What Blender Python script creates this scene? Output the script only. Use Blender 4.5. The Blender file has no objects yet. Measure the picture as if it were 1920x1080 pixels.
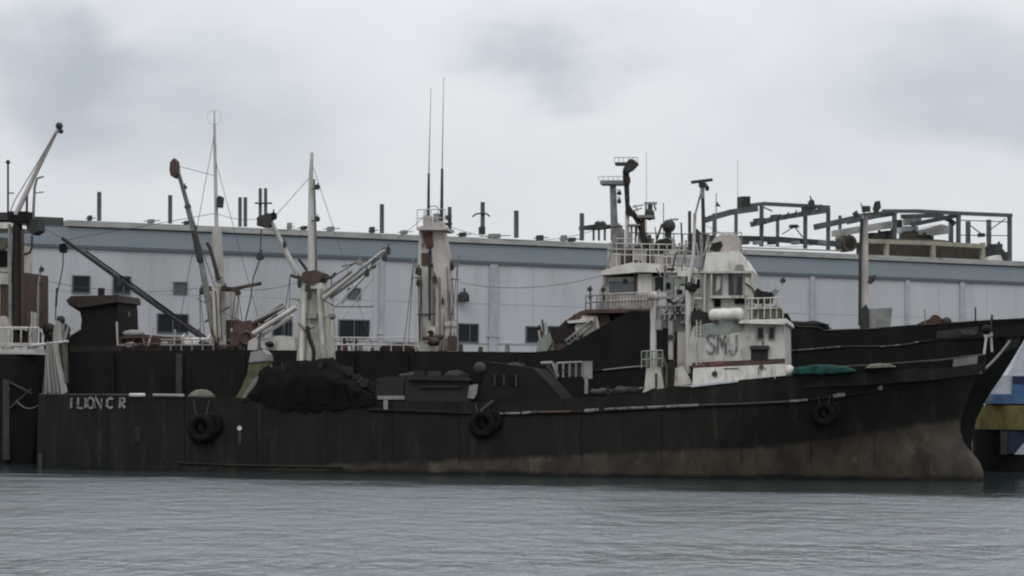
import bpy, math, random
from mathutils import Vector, Matrix, noise as mnoise
random.seed(7)
R = math.radians
SC = bpy.context.scene
COL = SC.collection

# ---------------------------------------------------------------- camera
CAM_H, FPX = 3.7, 4200.0
cd = bpy.data.cameras.new('camera'); cam = bpy.data.objects.new('camera', cd); COL.objects.link(cam)
CM = Matrix.Translation((0, 0, CAM_H)) @ Matrix.Rotation(R(93.0), 4, 'X') @ Matrix.Rotation(0.010, 4, 'Z')
cam.matrix_world = CM
cd.sensor_width = 36; cd.lens = 36 * FPX / 1920; cd.clip_start = 1; cd.clip_end = 9000
SC.camera = cam
SC.view_settings.view_transform = 'Standard'; SC.view_settings.look = 'None'
SC.view_settings.exposure = 0.0; SC.view_settings.gamma = 1
SC.view_settings.use_curve_mapping = False
SC.cycles.filter_width = 2.15          # the photograph is a soft one
SC.cycles.max_bounces = 6

# ---------------------------------------------------------------- sky + sun
SUN_EL, SUN_ROT = 48, 205
w = bpy.data.worlds.new('World'); SC.world = w; w.use_nodes = True
nt = w.node_tree; N = nt.nodes; K = nt.links; N.clear()
def nn(t, **k):
    n = N.new(t)
    for a, b in k.items(): setattr(n, a, b)
    return n
out = nn('ShaderNodeOutputWorld'); bg = nn('ShaderNodeBackground'); K.new(bg.outputs[0], out.inputs[0])
sky = nn('ShaderNodeTexSky', sky_type='NISHITA', sun_disc=False)
sky.sun_elevation = R(SUN_EL); sky.sun_rotation = R(SUN_ROT)
tc = nn('ShaderNodeTexCoord'); sep = nn('ShaderNodeSeparateXYZ'); K.new(tc.outputs['Generated'], sep.inputs[0])
def math_(op, a, b=None, c=None, clamp=False):
    m = nn('ShaderNodeMath', operation=op, use_clamp=clamp)
    for i, v in enumerate((a, b, c)):
        if v is None: continue
        if isinstance(v, (int, float)): m.inputs[i].default_value = v
        else: K.new(v, m.inputs[i])
    return m.outputs[0]
mp = nn('ShaderNodeMapping'); K.new(tc.outputs['Generated'], mp.inputs[0])
mp.inputs['Scale'].default_value = (1, 1, 1.7); mp.inputs['Location'].default_value = (3.13, 0.4, 1.25)
nz = nn('ShaderNodeTexNoise'); K.new(mp.outputs[0], nz.inputs['Vector'])
nz.inputs['Scale'].default_value = 7.0; nz.inputs['Detail'].default_value = 7; nz.inputs['Roughness'].default_value = 0.5
nz.inputs['Distortion'].default_value = 0.35
zc = math_('MAXIMUM', sep.outputs['Z'], 0.0)
cov = math_('MULTIPLY_ADD', nz.outputs['Fac'], 2.1, -0.55, clamp=True)
# grey cloud bellies: broad soft patches of thicker cloud, given by the direction they lie in
dark = None
wz = nn('ShaderNodeTexNoise'); K.new(mp.outputs[0], wz.inputs['Vector']); wz.inputs['Scale'].default_value = 16; wz.inputs['Detail'].default_value = 4; wz.inputs['Roughness'].default_value = .5
wv = nn('ShaderNodeVectorMath', operation='MULTIPLY_ADD'); K.new(wz.outputs['Color'], wv.inputs[0]); wv.inputs[1].default_value = (.09, .09, .07)
wo = nn('ShaderNodeVectorMath', operation='SUBTRACT'); K.new(tc.outputs['Generated'], wo.inputs[0]); wo.inputs[1].default_value = (.045, .045, .035); K.new(wo.outputs[0], wv.inputs[2])
SKYB = [(120, 175, 0.045, .55), (480, 240, 0.05, .30), (950, 95, 0.032, .32), (1020, 130, 0.025, .2), (1850, 150, 0.055, .42), (60, 60, 0.03, .3), (1150, 80, 0.035, .25), (250, 110, .03, .3)]
for px, py, sg, amp in SKYB:
    d = (CM.to_3x3() @ Vector(((px - 960) / FPX, -(py - 540) / FPX, -1))).normalized()
    sub = nn('ShaderNodeVectorMath', operation='SUBTRACT'); K.new(wv.outputs[0], sub.inputs[0]); sub.inputs[1].default_value = d
    scl = nn('ShaderNodeVectorMath', operation='MULTIPLY'); K.new(sub.outputs[0], scl.inputs[0]); scl.inputs[1].default_value = (1, 1, 1.9)
    ln = nn('ShaderNodeVectorMath', operation='LENGTH'); K.new(scl.outputs[0], ln.inputs[0])
    q = math_('DIVIDE', ln.outputs['Value'], sg); q = math_('MULTIPLY', q, q); q = math_('MULTIPLY', q, -1.0); q = math_('EXPONENT', q)
    q = math_('MULTIPLY', q, amp)
    dark = q if dark is None else math_('ADD', dark, q)
thick = math_('ADD', math_('MULTIPLY', math_('SUBTRACT', 1.0, cov), 0.45), math_('MULTIPLY', dark, math_('MULTIPLY_ADD', nz.outputs['Fac'], 1.2, 0.35)), clamp=True)
ramp = nn('ShaderNodeValToRGB'); K.new(thick, ramp.inputs[0])
ramp.color_ramp.interpolation = 'EASE'
e = ramp.color_ramp.elements; e[0].position = 0.05; e[0].color = (0.745, 0.765, 0.79, 1); e[1].position = 1.0; e[1].color = (0.43, 0.47, 0.53, 1)
grad = math_('MULTIPLY_ADD', math_('POWER', zc, 1.4), 2.0, 0.96)
gm = nn('ShaderNodeVectorMath', operation='SCALE'); K.new(ramp.outputs[0], gm.inputs[0]); K.new(grad, gm.inputs['Scale'])
ss = nn('ShaderNodeVectorMath', operation='SCALE'); K.new(sky.outputs[0], ss.inputs[0]); ss.inputs['Scale'].default_value = 0.08
mx = nn('ShaderNodeMix', data_type='RGBA'); mx.inputs['Factor'].default_value = 0.94
K.new(ss.outputs[0], mx.inputs['A']); K.new(gm.outputs[0], mx.inputs['B']); K.new(mx.outputs['Result'], bg.inputs[0])
bg.inputs[1].default_value = 1.0
sl = bpy.data.lights.new('sun', 'SUN'); sl.energy = 0.6; sl.angle = R(20); sl.color = (1, .97, .93)
so = bpy.data.objects.new('sun', sl); COL.objects.link(so)
so.rotation_euler = (R(90 - SUN_EL), 0, R(-25)); so.location = (0, -20, 60)

# ---------------------------------------------------------------- materials
def mat(name, c1, c2=None, rough=0.75, scale=1.2, lo=.42, hi=.62, c3=None, lo3=.6, hi3=.72, streak=1.0, bump=0.0, metal=0.0, spec=0.3, zones=None, speck=None):
    m = bpy.data.materials.new(name); m.use_nodes = True
    t = m.node_tree; n = t.nodes; l = t.links
    b = n['Principled BSDF']; b.inputs['Roughness'].default_value = rough; b.inputs['Metallic'].default_value = metal
    b.inputs['Specular IOR Level'].default_value = spec
    co = n.new('ShaderNodeTexCoord')
    def nz(sc, st, det=6, off=0):
        mp = n.new('ShaderNodeMapping'); l.new(co.outputs['Object'], mp.inputs[0])
        mp.inputs['Scale'].default_value = (1, 1, 1 / st); mp.inputs['Location'].default_value = (off, off * .7, off * 1.3)
        x = n.new('ShaderNodeTexNoise'); l.new(mp.outputs[0], x.inputs['Vector']); x.inputs['Scale'].default_value = sc
        x.inputs['Detail'].default_value = det; x.inputs['Roughness'].default_value = .62
        return x.outputs['Fac']
    def mr(v, a, b_):
        q = n.new('ShaderNodeMapRange'); l.new(v, q.inputs[0]); q.inputs[1].default_value = a; q.inputs[2].default_value = b_; q.clamp = True
        return q.outputs[0]
    def mix(f, a, b_):
        q = n.new('ShaderNodeMix'); q.data_type = 'RGBA'; l.new(f, q.inputs['Factor'])
        for s, v in (('A', a), ('B', b_)):
            if isinstance(v, tuple): q.inputs[s].default_value = (*v, 1)
            else: l.new(v, q.inputs[s])
        return q.outputs['Result']
    cur = c1
    if c2: cur = mix(mr(nz(scale, streak), lo, hi), c1, c2)
    if zones:
        # boot-top paint: colour below a painted line whose height follows the hull's length
        sp = n.new('ShaderNodeSeparateXYZ'); l.new(co.outputs['Object'], sp.inputs[0])
        pts, zmax, ca, cb, wl, cw = zones
        x0, x1 = pts[0][0], pts[-1][0]
        xr = mr(sp.outputs['X'], x0, x1)
        rp = n.new('ShaderNodeValToRGB'); l.new(xr, rp.inputs[0]); el = rp.color_ramp.elements
        while len(el) < len(pts): el.new(0.5)
        for i, (x, z) in enumerate(pts):
            el[i].position = (x - x0) / (x1 - x0)
        for i, (x, z) in enumerate(pts):
            v = max(0, z) / zmax; el[i].color = (v, v, v, 1)
        def ma(op, a, b_, c=None):
            q = n.new('ShaderNodeMath'); q.operation = op
            for i, v in enumerate((a, b_, c)):
                if v is None: continue
                if isinstance(v, (int, float)): q.inputs[i].default_value = v
                else: l.new(v, q.inputs[i])
            return q.outputs[0]
        wob = ma('MULTIPLY_ADD', nz(1.1, 2.5, 5, 3), 0.5, -0.25)
        zb = ma('MULTIPLY_ADD', rp.outputs[0], zmax, wob)
        d = ma('SUBTRACT', zb, sp.outputs['Z'])
        brown = mix(mr(nz(.55, 1.5, 6, 9), .38, .62), ca, cb)
        brown = mix(mr(nz(.75, 1.6, 4, 12), .56, .66), brown, (.074, .060, .044))
        cur = mix(mr(d, -0.12, 0.15), cur, brown)
        d2 = ma('SUBTRACT', ma('MULTIPLY_ADD', nz(.8, 1, 5, 5), 0.6, wl - .3), sp.outputs['Z'])
        cur = mix(mr(d2, -0.1, 0.12), cur, cw)  # dark waterline shadow painted as a band along the hull foot
    if c3: cur = mix(mr(nz(scale * 2.1, streak * 1.6, 7, 4), lo3, hi3), cur, c3)
    if speck: cur = mix(mr(nz(speck[1], 1, 3, 8), speck[2], speck[2] + .05), cur, speck[0])
    if isinstance(cur, tuple): b.inputs['Base Color'].default_value = (*cur, 1)
    else: l.new(cur, b.inputs['Base Color'])
    if bump:
        bp = n.new('ShaderNodeBump'); bp.inputs['Strength'].default_value = bump; bp.inputs['Distance'].default_value = .06
        l.new(nz(scale * 2.5, 1, 5, 1), bp.inputs['Height']); l.new(bp.outputs[0], b.inputs['Normal'])
    return m

M = {}
M['white'] = mat('weathered white paint', (.42, .41, .38), (.29, .28, .255), c3=(.13, .085, .06), streak=3, lo3=.56, hi3=.70, scale=1.6)
M['cream'] = mat('dirty cream paint', (.42, .405, .35), (.28, .27, .22), c3=(.13, .09, .06), streak=3, lo3=.56, hi3=.7, scale=1.6)
M['offwhite'] = mat('faded mast paint', (.42, .41, .39), (.31, .295, .27), c3=(.17, .12, .095), streak=2.5, scale=.8)
M['pinkwhite'] = mat('rust washed white paint', (.40, .37, .35), (.30, .265, .245), c3=(.18, .12, .10), streak=2, scale=1, lo3=.66, hi3=.82)
M['bright'] = mat('cleaner white paint', (.56, .54, .50), (.42, .40, .36), scale=2, c3=(.2, .15, .11), lo3=.6, hi3=.75, streak=2)
M['grey'] = mat('grey steel paint', (.20, .20, .195), (.13, .13, .125), c3=(.10, .06, .04))
M['dgrey'] = mat('dark grey steel', (.034, .034, .034), (.022, .021, .02), c3=(.045, .028, .022))
M['black'] = mat('tarred black steel', (.008, .008, .008), (.012, .011, .010), c3=(.018, .014, .010), spec=.12)
M['rust'] = mat('rusted steel', (.07, .042, .034), (.045, .028, .022), c3=(.10, .055, .04), scale=1.5)
M['drust'] = mat('dark rusted steel', (.017, .012, .010), (.009, .007, .006), c3=(.03, .018, .013), scale=1.2)
M['funnelrust'] = mat('sooty brown steel', (.035, .024, .021), (.018, .014, .012), c3=(.05, .03, .024))
M['redrust'] = mat('red oxide paint', (.085, .035, .03), (.05, .025, .02), scale=1.5)
M['olive'] = mat('olive dirty steel', (.015, .016, .012), (.010, .010, .008), c3=(.026, .024, .018))
M['moss'] = mat('mossy yellow paint', (.085, .085, .045), (.05, .052, .03), c3=(.03, .035, .02), scale=2)
M['sage'] = mat('pale green grey paint', (.20, .225, .20), (.15, .165, .14), c3=(.1, .08, .05), streak=2)
M['glass'] = mat('dark window glass', (.008, .011, .014), rough=.4, spec=.25)
M['gglass'] = mat('grey window glass', (.07, .075, .08), rough=.3, spec=.5)
M['void'] = mat('dark interior', (.008, .008, .008), rough=.9, spec=.1)
M['rubber'] = mat('black rubber', (.003, .003, .003), (.005, .005, .005), rough=.85, spec=.15, bump=.5)
M['rope'] = mat('old grey rope', (.11, .105, .09), (.07, .066, .055), rough=.9)
M['cable'] = mat('steel cable', (.05, .05, .052), rough=.6)
M['net'] = mat('tarred fishing net', (.0050, .0054, .0052), (.0075, .0075, .007), c3=(.0085, .010, .010), rough=.95, scale=1.4, spec=.05, bump=.3)
M['teal'] = mat('teal fishing net', (.011, .045, .038), (.010, .020, .019), rough=.95, scale=3, lo=.45, hi=.6, bump=1, spec=.1)
M['cloth'] = mat('white draped cloth', (.30, .30, .28), (.22, .22, .205), rough=.9, scale=2, streak=6)
M['canvas'] = mat('drab canvas', (.10, .105, .08), (.06, .065, .05), rough=.95, scale=3)
M['hullA'] = None
M['wornpaint'] = mat('worn pale rail paint', (.13, .13, .125), (.03, .028, .025), scale=2.2, lo=.46, hi=.58)
M['faded'] = mat('faded grey lettering', (.085, .08, .095), (.26, .26, .24), scale=3, lo=.45, hi=.66)
M['letter'] = mat('worn white lettering', (.19, .185, .17), (.045, .042, .04), scale=3.5, lo=.5, hi=.62)
M['steelframe'] = mat('grey green structural steel', (.075, .085, .088), (.055, .06, .062), scale=1.5, c3=(.1, .07, .05))
M['beam'] = mat('dark roof beam', (.045, .052, .05), (.03, .034, .032))
M['yellowbeam'] = mat('faded yellow beam', (.27, .265, .20), (.20, .19, .14), c3=(.14, .10, .06))
M['brownbox'] = mat('brown container paint', (.055, .048, .033), (.04, .032, .022))
M['bluec'] = mat('blue boat paint', (.05, .11, .22), (.035, .075, .16), scale=2)
M['dblue'] = mat('dark blue boat paint', (.014, .025, .06), (.01, .016, .035), scale=2)
M['yellow'] = mat('yellow rubbing band', (.17, .14, .045), (.09, .078, .032), c3=(.05, .045, .02), scale=1.5, streak=2)
M['boatwhite'] = mat('boat white', (.40, .42, .46), (.32, .33, .37), scale=2)

# ---------------------------------------------------------------- frames: pixel of the photo -> point on a plane of a ship or wall
class Frame:
    def __init__(s, pa, da, pb, db):
        a = Vector(((pa - 960) / FPX * da, da, 0)); b = Vector(((pb - 960) / FPX * db, db, 0))
        s.u = (b - a).normalized(); s.o = (a + b) / 2
        s.v = Vector((-s.u.y, s.u.x, 0))
        s.M = Matrix.Translation(s.o) @ Matrix(((s.u.x, s.v.x, 0, 0), (s.u.y, s.v.y, 0, 0), (0, 0, 1, 0), (0, 0, 0, 1)))
        s.Mi = s.M.inverted()
        s.shift = 0
    def at(s, px, py, y=0.0):
        d = CM.to_3x3() @ Vector(((px - 960) / FPX, -(py - 540) / FPX, -1))
        o = s.Mi @ Vector((0, 0, CAM_H)); d = s.Mi.to_3x3() @ d
        t = (y - o.y) / d.y
        return o + d * t
    def ppm(s, px, y=0):       # pixels per metre there
        return 1.0 / max(1e-6, (s.at(px, 600, y) - s.at(px, 601, y)).length)

class MB:
    def __init__(s): s.v = []; s.f = []; s.sm = []
    def add(s, vs, fs, smooth=False):
        k = len(s.v); s.v += [Vector(v) for v in vs]; s.f += [tuple(i + k for i in f) for f in fs]; s.sm += [smooth] * len(fs); return s
    def tube(s, a, b, r0, r1=None, n=8, caps=True):
        r1 = r0 if r1 is None else r1
        a = Vector(a); b = Vector(b); d = (b - a)
        if d.length < 1e-6: return s
        d.normalize(); p = d.orthogonal().normalized(); q = d.cross(p)
        vs = []
        for c, r in ((a, r0), (b, r1)):
            for i in range(n):
                t = 2 * math.pi * i / n; vs.append(c + p * math.cos(t) * r + q * math.sin(t) * r)
        fs = [(i, (i + 1) % n, n + (i + 1) % n, n + i) for i in range(n)]
        s.add(vs, fs, True)
        if caps: s.add(vs, [tuple(range(n))[::-1], tuple(range(n, 2 * n))])
        return s
    def path(s, pts, r, n=6):
        for a, b in zip(pts, pts[1:]): s.tube(a, b, r, r, n)
        return s
    def beam(s, a, b, w, h):   # rectangular bar
        a = Vector(a); b = Vector(b); d = (b - a).normalized()
        up = Vector((0, 0, 1)) if abs(d.z) < .9 else Vector((0, 1, 0))
        q = d.cross(up).normalized(); up = q.cross(d).normalized()
        vs = [c + q * (i * w / 2) + up * (j * h / 2) for c in (a, b) for i, j in ((-1, -1), (1, -1), (1, 1), (-1, 1))]
        return s.add(vs, [(0, 1, 2, 3), (7, 6, 5, 4), (0, 4, 5, 1), (1, 5, 6, 2), (2, 6, 7, 3), (3, 7, 4, 0)])
    def box(s, a, b):
        x0, y0, z0 = a; x1, y1, z1 = b
        vs = [(x, y, z) for x in (x0, x1) for y in (y0, y1) for z in (z0, z1)]
        return s.add(vs, [(0, 1, 3, 2), (4, 6, 7, 5), (0, 4, 5, 1), (2, 3, 7, 6), (0, 2, 6, 4), (1, 5, 7, 3)])
    def prism(s, pts, y0, y1, bev=0):   # pts: local (x,z) outline extruded across
        n = len(pts)
        vs = [(x, y0, z) for x, z in pts] + [(x, y1, z) for x, z in pts]
        fs = [tuple(range(n)), tuple(range(2 * n - 1, n - 1, -1))] + [(i, n + i, n + (i + 1) % n, (i + 1) % n) for i in range(n)]
        return s.add(vs, fs)
    def ball(s, c, r, n=8, sq=(1, 1, 1), bumpy=0):
        vs = []; fs = []
        for i in range(n + 1):
            for j in range(2 * n):
                a = math.pi * i / n; b = math.pi * j / n
                p = Vector((math.sin(a) * math.cos(b), math.sin(a) * math.sin(b), math.cos(a)))
                k = 1 + (bumpy * mnoise.noise(p * 2.3 + Vector(c)) if bumpy else 0)
                vs.append(Vector(c) + Vector((p.x * sq[0], p.y * sq[1], p.z * sq[2])) * r * k)
        for i in range(n):
            for j in range(2 * n):
                fs.append((i * 2 * n + j, (i + 1) * 2 * n + j, (i + 1) * 2 * n + (j + 1) % (2 * n), i * 2 * n + (j + 1) % (2 * n)))
        return s.add(vs, fs, True)
    def lump(s, c, r, n=6, sq=(1, 1, 1), bumpy=0):
        c = Vector(c); k = math.sin(c.x * 12.9 + c.z * 78.2); r = r * .8
        a = r * (.75 + .2 * k) * sq[0]; b = r * .7 * sq[1]; h = r * (1.0 - .2 * k) * sq[2]
        s.prism([(c.x - a, c.z - h * .6), (c.x - a * .5, c.z - h), (c.x + a * .6, c.z - h * .9), (c.x + a, c.z - h * .2), (c.x + a * .8, c.z + h * .7), (c.x, c.z + h), (c.x - a * .8, c.z + h * .6)], c.y - b, c.y + b)
        return s.tube(c + Vector((0, 0, h * .9)), c + Vector((k * r * .5, 0, h * 1.7)), r * .18)
    def torus(s, c, Rr, r, n=20, m=10, axis='y'):
        vs = []; fs = []
        for i in range(n):
            a = 2 * math.pi * i / n
            for j in range(m):
                b = 2 * math.pi * j / m
                k = Rr + r * math.cos(b)
                p = (k * math.cos(a), r * math.sin(b), k * math.sin(a)) if axis == 'y' else (k * math.cos(a), k * math.sin(a), r * math.sin(b))
                vs.append(Vector(c) + Vector(p))
        for i in range(n):
            for j in range(m):
                fs.append((i * m + j, ((i + 1) % n) * m + j, ((i + 1) % n) * m + (j + 1) % m, i * m + (j + 1) % m))
        return s.add(vs, fs, True)

def mesh_obj(name, mb, material, M4, base=Vector((0, 0, 0)), parent=None):
    me = bpy.data.meshes.new(name)
    me.from_pydata([tuple(v - base) for v in mb.v], [], mb.f)
    me.polygons.foreach_set('use_smooth', mb.sm)
    me.validate(); me.update()
    import bmesh
    bm = bmesh.new(); bm.from_mesh(me); bmesh.ops.recalc_face_normals(bm, faces=bm.faces); bm.to_mesh(me); bm.free()
    me.materials.append(material)
    o = bpy.data.objects.new(name, me); COL.objects.link(o)
    if parent: o.parent = parent
    else: o.matrix_world = M4 @ Matrix.Translation(base)
    return o

def tagit(o, label, cat, group=None):
    o['label'] = label; o['category'] = cat
    if group: o['group'] = group

class Thing:
    def __init__(s, name, label, cat, fr, base=(0, 0, 0), group=None):
        s.fr = fr; s.base = Vector(base)
        s.e = bpy.data.objects.new(name, None); COL.objects.link(s.e); s.e.empty_display_size = .5
        s.e.matrix_world = fr.M @ Matrix.Translation(s.base); tagit(s.e, label, cat, group)
    def part(s, name, mb, m, parent=None, label=None):
        o = mesh_obj(name, mb, m if not isinstance(m, str) else M[m], None, s.base, parent or s.e)
        if label: o['label'] = label
        return o

def solo(name, label, cat, fr, mb, m, group=None):
    xs = [v.x for v in mb.v]; ys = [v.y for v in mb.v]; zs = [v.z for v in mb.v]
    base = Vector(((min(xs) + max(xs)) / 2, (min(ys) + max(ys)) / 2, min(zs)))
    o = mesh_obj(name, mb, M[m] if isinstance(m, str) else m, fr.M, base)
    tagit(o, label, cat, group); return o

def P(fr, pts, y):
    return [(lambda q: (q.x, q.z))(fr.at(px, py, y)) for px, py in pts]
def poly(fr, pts, y, depth):
    return MB().prism(P(fr, pts, y), y, y + depth)
def rect(fr, x0, y0, x1, y1, y, depth, tilt=0):
    return poly(fr, [(x0, y1), (x1, y1 + tilt), (x1, y0 + tilt), (x0, y0)], y, depth)
def tb(fr, pts, rpx, y, n=8, mb=None, r2=None):
    mb = mb or MB(); q = [fr.at(p[0], p[1], p[2] if len(p) > 2 else y) for p in pts]
    r = rpx / fr.ppm(pts[0][0], y)
    rr = (r2 / fr.ppm(pts[0][0], y)) if r2 is not None else r
    k = len(q) - 1
    for i in range(k):
        a = r + (rr - r) * i / k; b = r + (rr - r) * (i + 1) / k
        mb.tube(q[i], q[i + 1], a, b, n)
    return mb
def railing(fr, pts, hpx, y, n, r=.035, mb=None, rails=(1, .5)):
    """rail along the foot line pts (pixels), hpx high"""
    mb = mb or MB()
    q = [fr.at(a, b, y) for a, b in pts]; h = hpx / fr.ppm(pts[0][0], y)
    for k in rails:
        mb.path([p + Vector((0, 0, h * k)) for p in q], r)
    L = [0]
    for a, b in zip(q, q[1:]): L.append(L[-1] + (b - a).length)
    for i in range(n + 1):
        t = L[-1] * i / n
        for j in range(len(q) - 1):
            if t <= L[j + 1] + 1e-6:
                p = q[j].lerp(q[j + 1], (t - L[j]) / max(1e-6, L[j + 1] - L[j])); break
        mb.tube(p, p + Vector((0, 0, h)), r, r, 6)
    return mb
def text_obj(txt, size, depth=.02, shear=0, off=.012):
    c = bpy.data.curves.new('lettering', 'FONT'); c.body = txt; c.size = size; c.extrude = depth; c.offset = off; c.align_x = 'LEFT'; c.shear = shear
    o = bpy.data.objects.new('tmp', c); COL.objects.link(o)
    dg = bpy.context.evaluated_depsgraph_get(); dg.update()
    me = bpy.data.meshes.new_from_object(o.evaluated_get(dg))
    mb = MB(); mb.add([(v.co.x, v.co.z, v.co.y) for v in me.vertices], [tuple(p.vertices) for p in me.polygons])
    bpy.data.objects.remove(o); bpy.data.curves.remove(c); bpy.data.meshes.remove(me)
    return mb
def letters(th, mb, m, parent=None):
    """each character of the writing its own part"""
    adj = {}
    lab = list(range(len(mb.v)))
    def root(i):
        while lab[i] != i: lab[i] = lab[lab[i]]; i = lab[i]
        return i
    for f in mb.f:
        for q in f[1:]: lab[root(q)] = root(f[0])
    for i in range(len(mb.v)): adj.setdefault(root(i), []).append(i)
    for ids in adj.values():
        k = {j: n for n, j in enumerate(ids)}; sset = set(ids)
        o = MB(); o.add([mb.v[j] for j in ids], [tuple(k[q] for q in f) for f in mb.f if f[0] in sset])
        th.part('letter', o, m, parent)
def strokes(th, sets, org, W_, H_, wd, y, m, parent=None):
    for st in sets:
        mb = MB()
        P_ = [Vector((org.x + u_ * W_, org.z + v_ * H_)) for u_, v_ in st]
        L_, R_ = [], []
        for k, p in enumerate(P_):
            d = (P_[min(k + 1, len(P_) - 1)] - P_[max(k - 1, 0)]).normalized(); nrm = Vector((-d.y, d.x)) * wd / 2
            if 0 < k < len(P_) - 1:
                e1 = (p - P_[k - 1]).normalized(); nrm *= min(2.2, 1 / max(.3, abs(e1.dot(d))))
            L_.append(p + nrm); R_.append(p - nrm)
        vs = [(q.x, yy, q.y) for yy in (y - .012, y) for side in (L_, R_) for q in side]; n_ = len(P_)
        fs = []
        for k in range(n_ - 1): fs += [(k, k + 1, n_ + k + 1, n_ + k), (2 * n_ + k, 3 * n_ + k, 3 * n_ + k + 1, 2 * n_ + k + 1), (k, 2 * n_ + k, 2 * n_ + k + 1, k + 1), (n_ + k, n_ + k + 1, 3 * n_ + k + 1, 3 * n_ + k)]
        mb.add(vs, fs); th.part('letter', mb, m, parent)
def sag(a, b, drop, n=10):
    a = Vector(a); b = Vector(b)
    return [a.lerp(b, i / n) - Vector((0, 0, drop * 4 * (i / n) * (1 - i / n))) for i in range(n + 1)]
def smooth(t): t = max(0, min(1, t)); return t * t * (3 - 2 * t)
def interp(x, pts):
    if x <= pts[0][0]: return pts[0][1]
    for a, b in zip(pts, pts[1:]):
        if x <= b[0]: return a[1] + (b[1] - a[1]) * (x - a[0]) / max(1e-9, b[0] - a[0])
    return pts[-1][1]

class Hull:
    bulb = 0
    def __init__(s, fr, stern_px, bow_px, sheer_px, B, Ld, Lw, transom=.86, keel=-1.6):
        s.fr, s.B, s.Ld, s.Lw, s.tr, s.zk = fr, B, Ld, Lw, transom, keel
        bp = sorted([(lambda q: (q.z, q.x))(fr.at(px, py, 0)) for px, py in bow_px])
        bp = [(keel, bp[0][1])] + bp
        s.bow = bp; s.xtop = bp[-1][1]; s.ztop = bp[-1][0]
        s.xs = fr.at(stern_px[0], stern_px[1], -B * transom).x
        s.sheer = []
        for px, py in sheer_px:
            y = -B
            for _ in range(8):
                p = fr.at(px, py, y); y = -s.hb(p.x, p.z)
            s.sheer.append((p.x, p.z))
        s.sheer.sort()
    def xb(s, z): return interp(z, s.bow)
    def hb(s, x, z):
        tz = max(0, min(1, z / 6.0)); xb = s.xb(z)
        L = s.Lw + (s.Ld - s.Lw) * tz; p = 1.7 + 1.0 * tz
        xm = s.xtop - L
        e = (x - xm) / max(.1, xb - xm)
        h = s.B
        if e > 0: h *= max(0.012, 1 - min(1, e) ** p)
        if s.bulb and z < 2.4:      # bulbous forefoot
            rb = s.bulb * smooth((2.4 - z) / 1.4); q = (x - (xb - 1.6)) / 1.6
            if q > -4: h = max(h, rb * math.sqrt(max(0.0004, 1 - max(0, min(1, q)) ** 2)))
        es = (x - s.xs) / 3.0
        if es < 1: h *= s.tr + (1 - s.tr) * math.sqrt(max(0, 1 - (1 - max(0, es)) ** 2))
        if z < 0: h *= 1 - .06 * z * z
        return h
    def zs(s, x): return interp(x, s.sheer)
    def on(s, px, py, out=0.03):
        y = -s.B
        for _ in range(10):
            p = s.fr.at(px, py, y); y = -s.hb(p.x, p.z)
        p = s.fr.at(px, py, y - out)
        return p
    def build(s, th, m_hull, m_deck, NS=260, NT=16, rimdrop=1.0):
        rows = []; inner = []
        rng = random.Random(3)
        for i in range(NS + 1):
            q = i / NS
            xn = s.xs + q * (s.xtop - s.xs); zt = s.zs(xn)
            wgt = smooth((q - .6) / .4)
            col = []
            for j in range(NT + 1):
                t = j / NT; z = s.zk + t * (zt - s.zk)
                x = xn + (s.xb(z) - s.xtop) * wgt
                h = s.hb(x, z)
                # dents between frames
                if 0.1 < t < .97 and h > s.B * .5: h -= .035 * (0.5 + .5 * math.cos(x * 2 * math.pi / 1.25)) + .05 * mnoise.noise(Vector((x * .5, z * .6, 3)))
                col.append((x, h, z))
            rows.append(col)
        mb = MB()
        for sd in (-1, 1):
            vs = [(x, sd * h, z) for c in rows for x, h, z in c]
            fs = []
            W = NT + 1
            for i in range(NS):
                for j in range(NT): fs.append((i * W + j, (i + 1) * W + j, (i + 1) * W + j + 1, i * W + j + 1))
            mb.add(vs, fs, True)
        # transom
        c = rows[0]; vs = [(x, -h, z) for x, h, z in c] + [(x, h, z) for x, h, z in c]; W = NT + 1
        mb.add(vs, [(j, j + 1, W + j + 1, W + j) for j in range(NT)])
        # capping rim and the inner face of the bulwark
        for sd in (-1, 1):
            vs = []; fs = []
            for cc in rows:
                x, h, z = cc[-1]; hi = max(0.01, h - .14)
                vs += [(x, sd * h, z), (x, sd * hi, z), (x, sd * hi, z - rimdrop)]
            for i in range(NS):
                for j in range(2): fs.append((i * 3 + j, (i + 1) * 3 + j, (i + 1) * 3 + j + 1, i * 3 + j + 1))
            mb.add(vs, fs)
        th.part('hull', mb, m_hull)
        dk = MB(); vs = []; fs = []
        for i, cc in enumerate(rows):
            x, h, z = cc[-1]; hi = max(0.01, h - .145)
            vs += [(x, -hi, z - rimdrop), (x, hi, z - rimdrop)]
        for i in range(NS): fs.append((2 * i, 2 * i + 2, 2 * i + 3, 2 * i + 1))
        dk.add(vs, fs); th.part('deck', dk, m_deck)

FA = Frame(70, 127.0, 1845, 118.0)
FB = Frame(85, 138.6, 1850, 129.0)
FC = Frame(-700, 140.0, 80, 134.5)
FW = Frame(70, 160, 1900, 195)
FD = Frame(1830, 137, 2150, 138.0)

LEE_W, LEE_K = 12.0, 0.16
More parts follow.
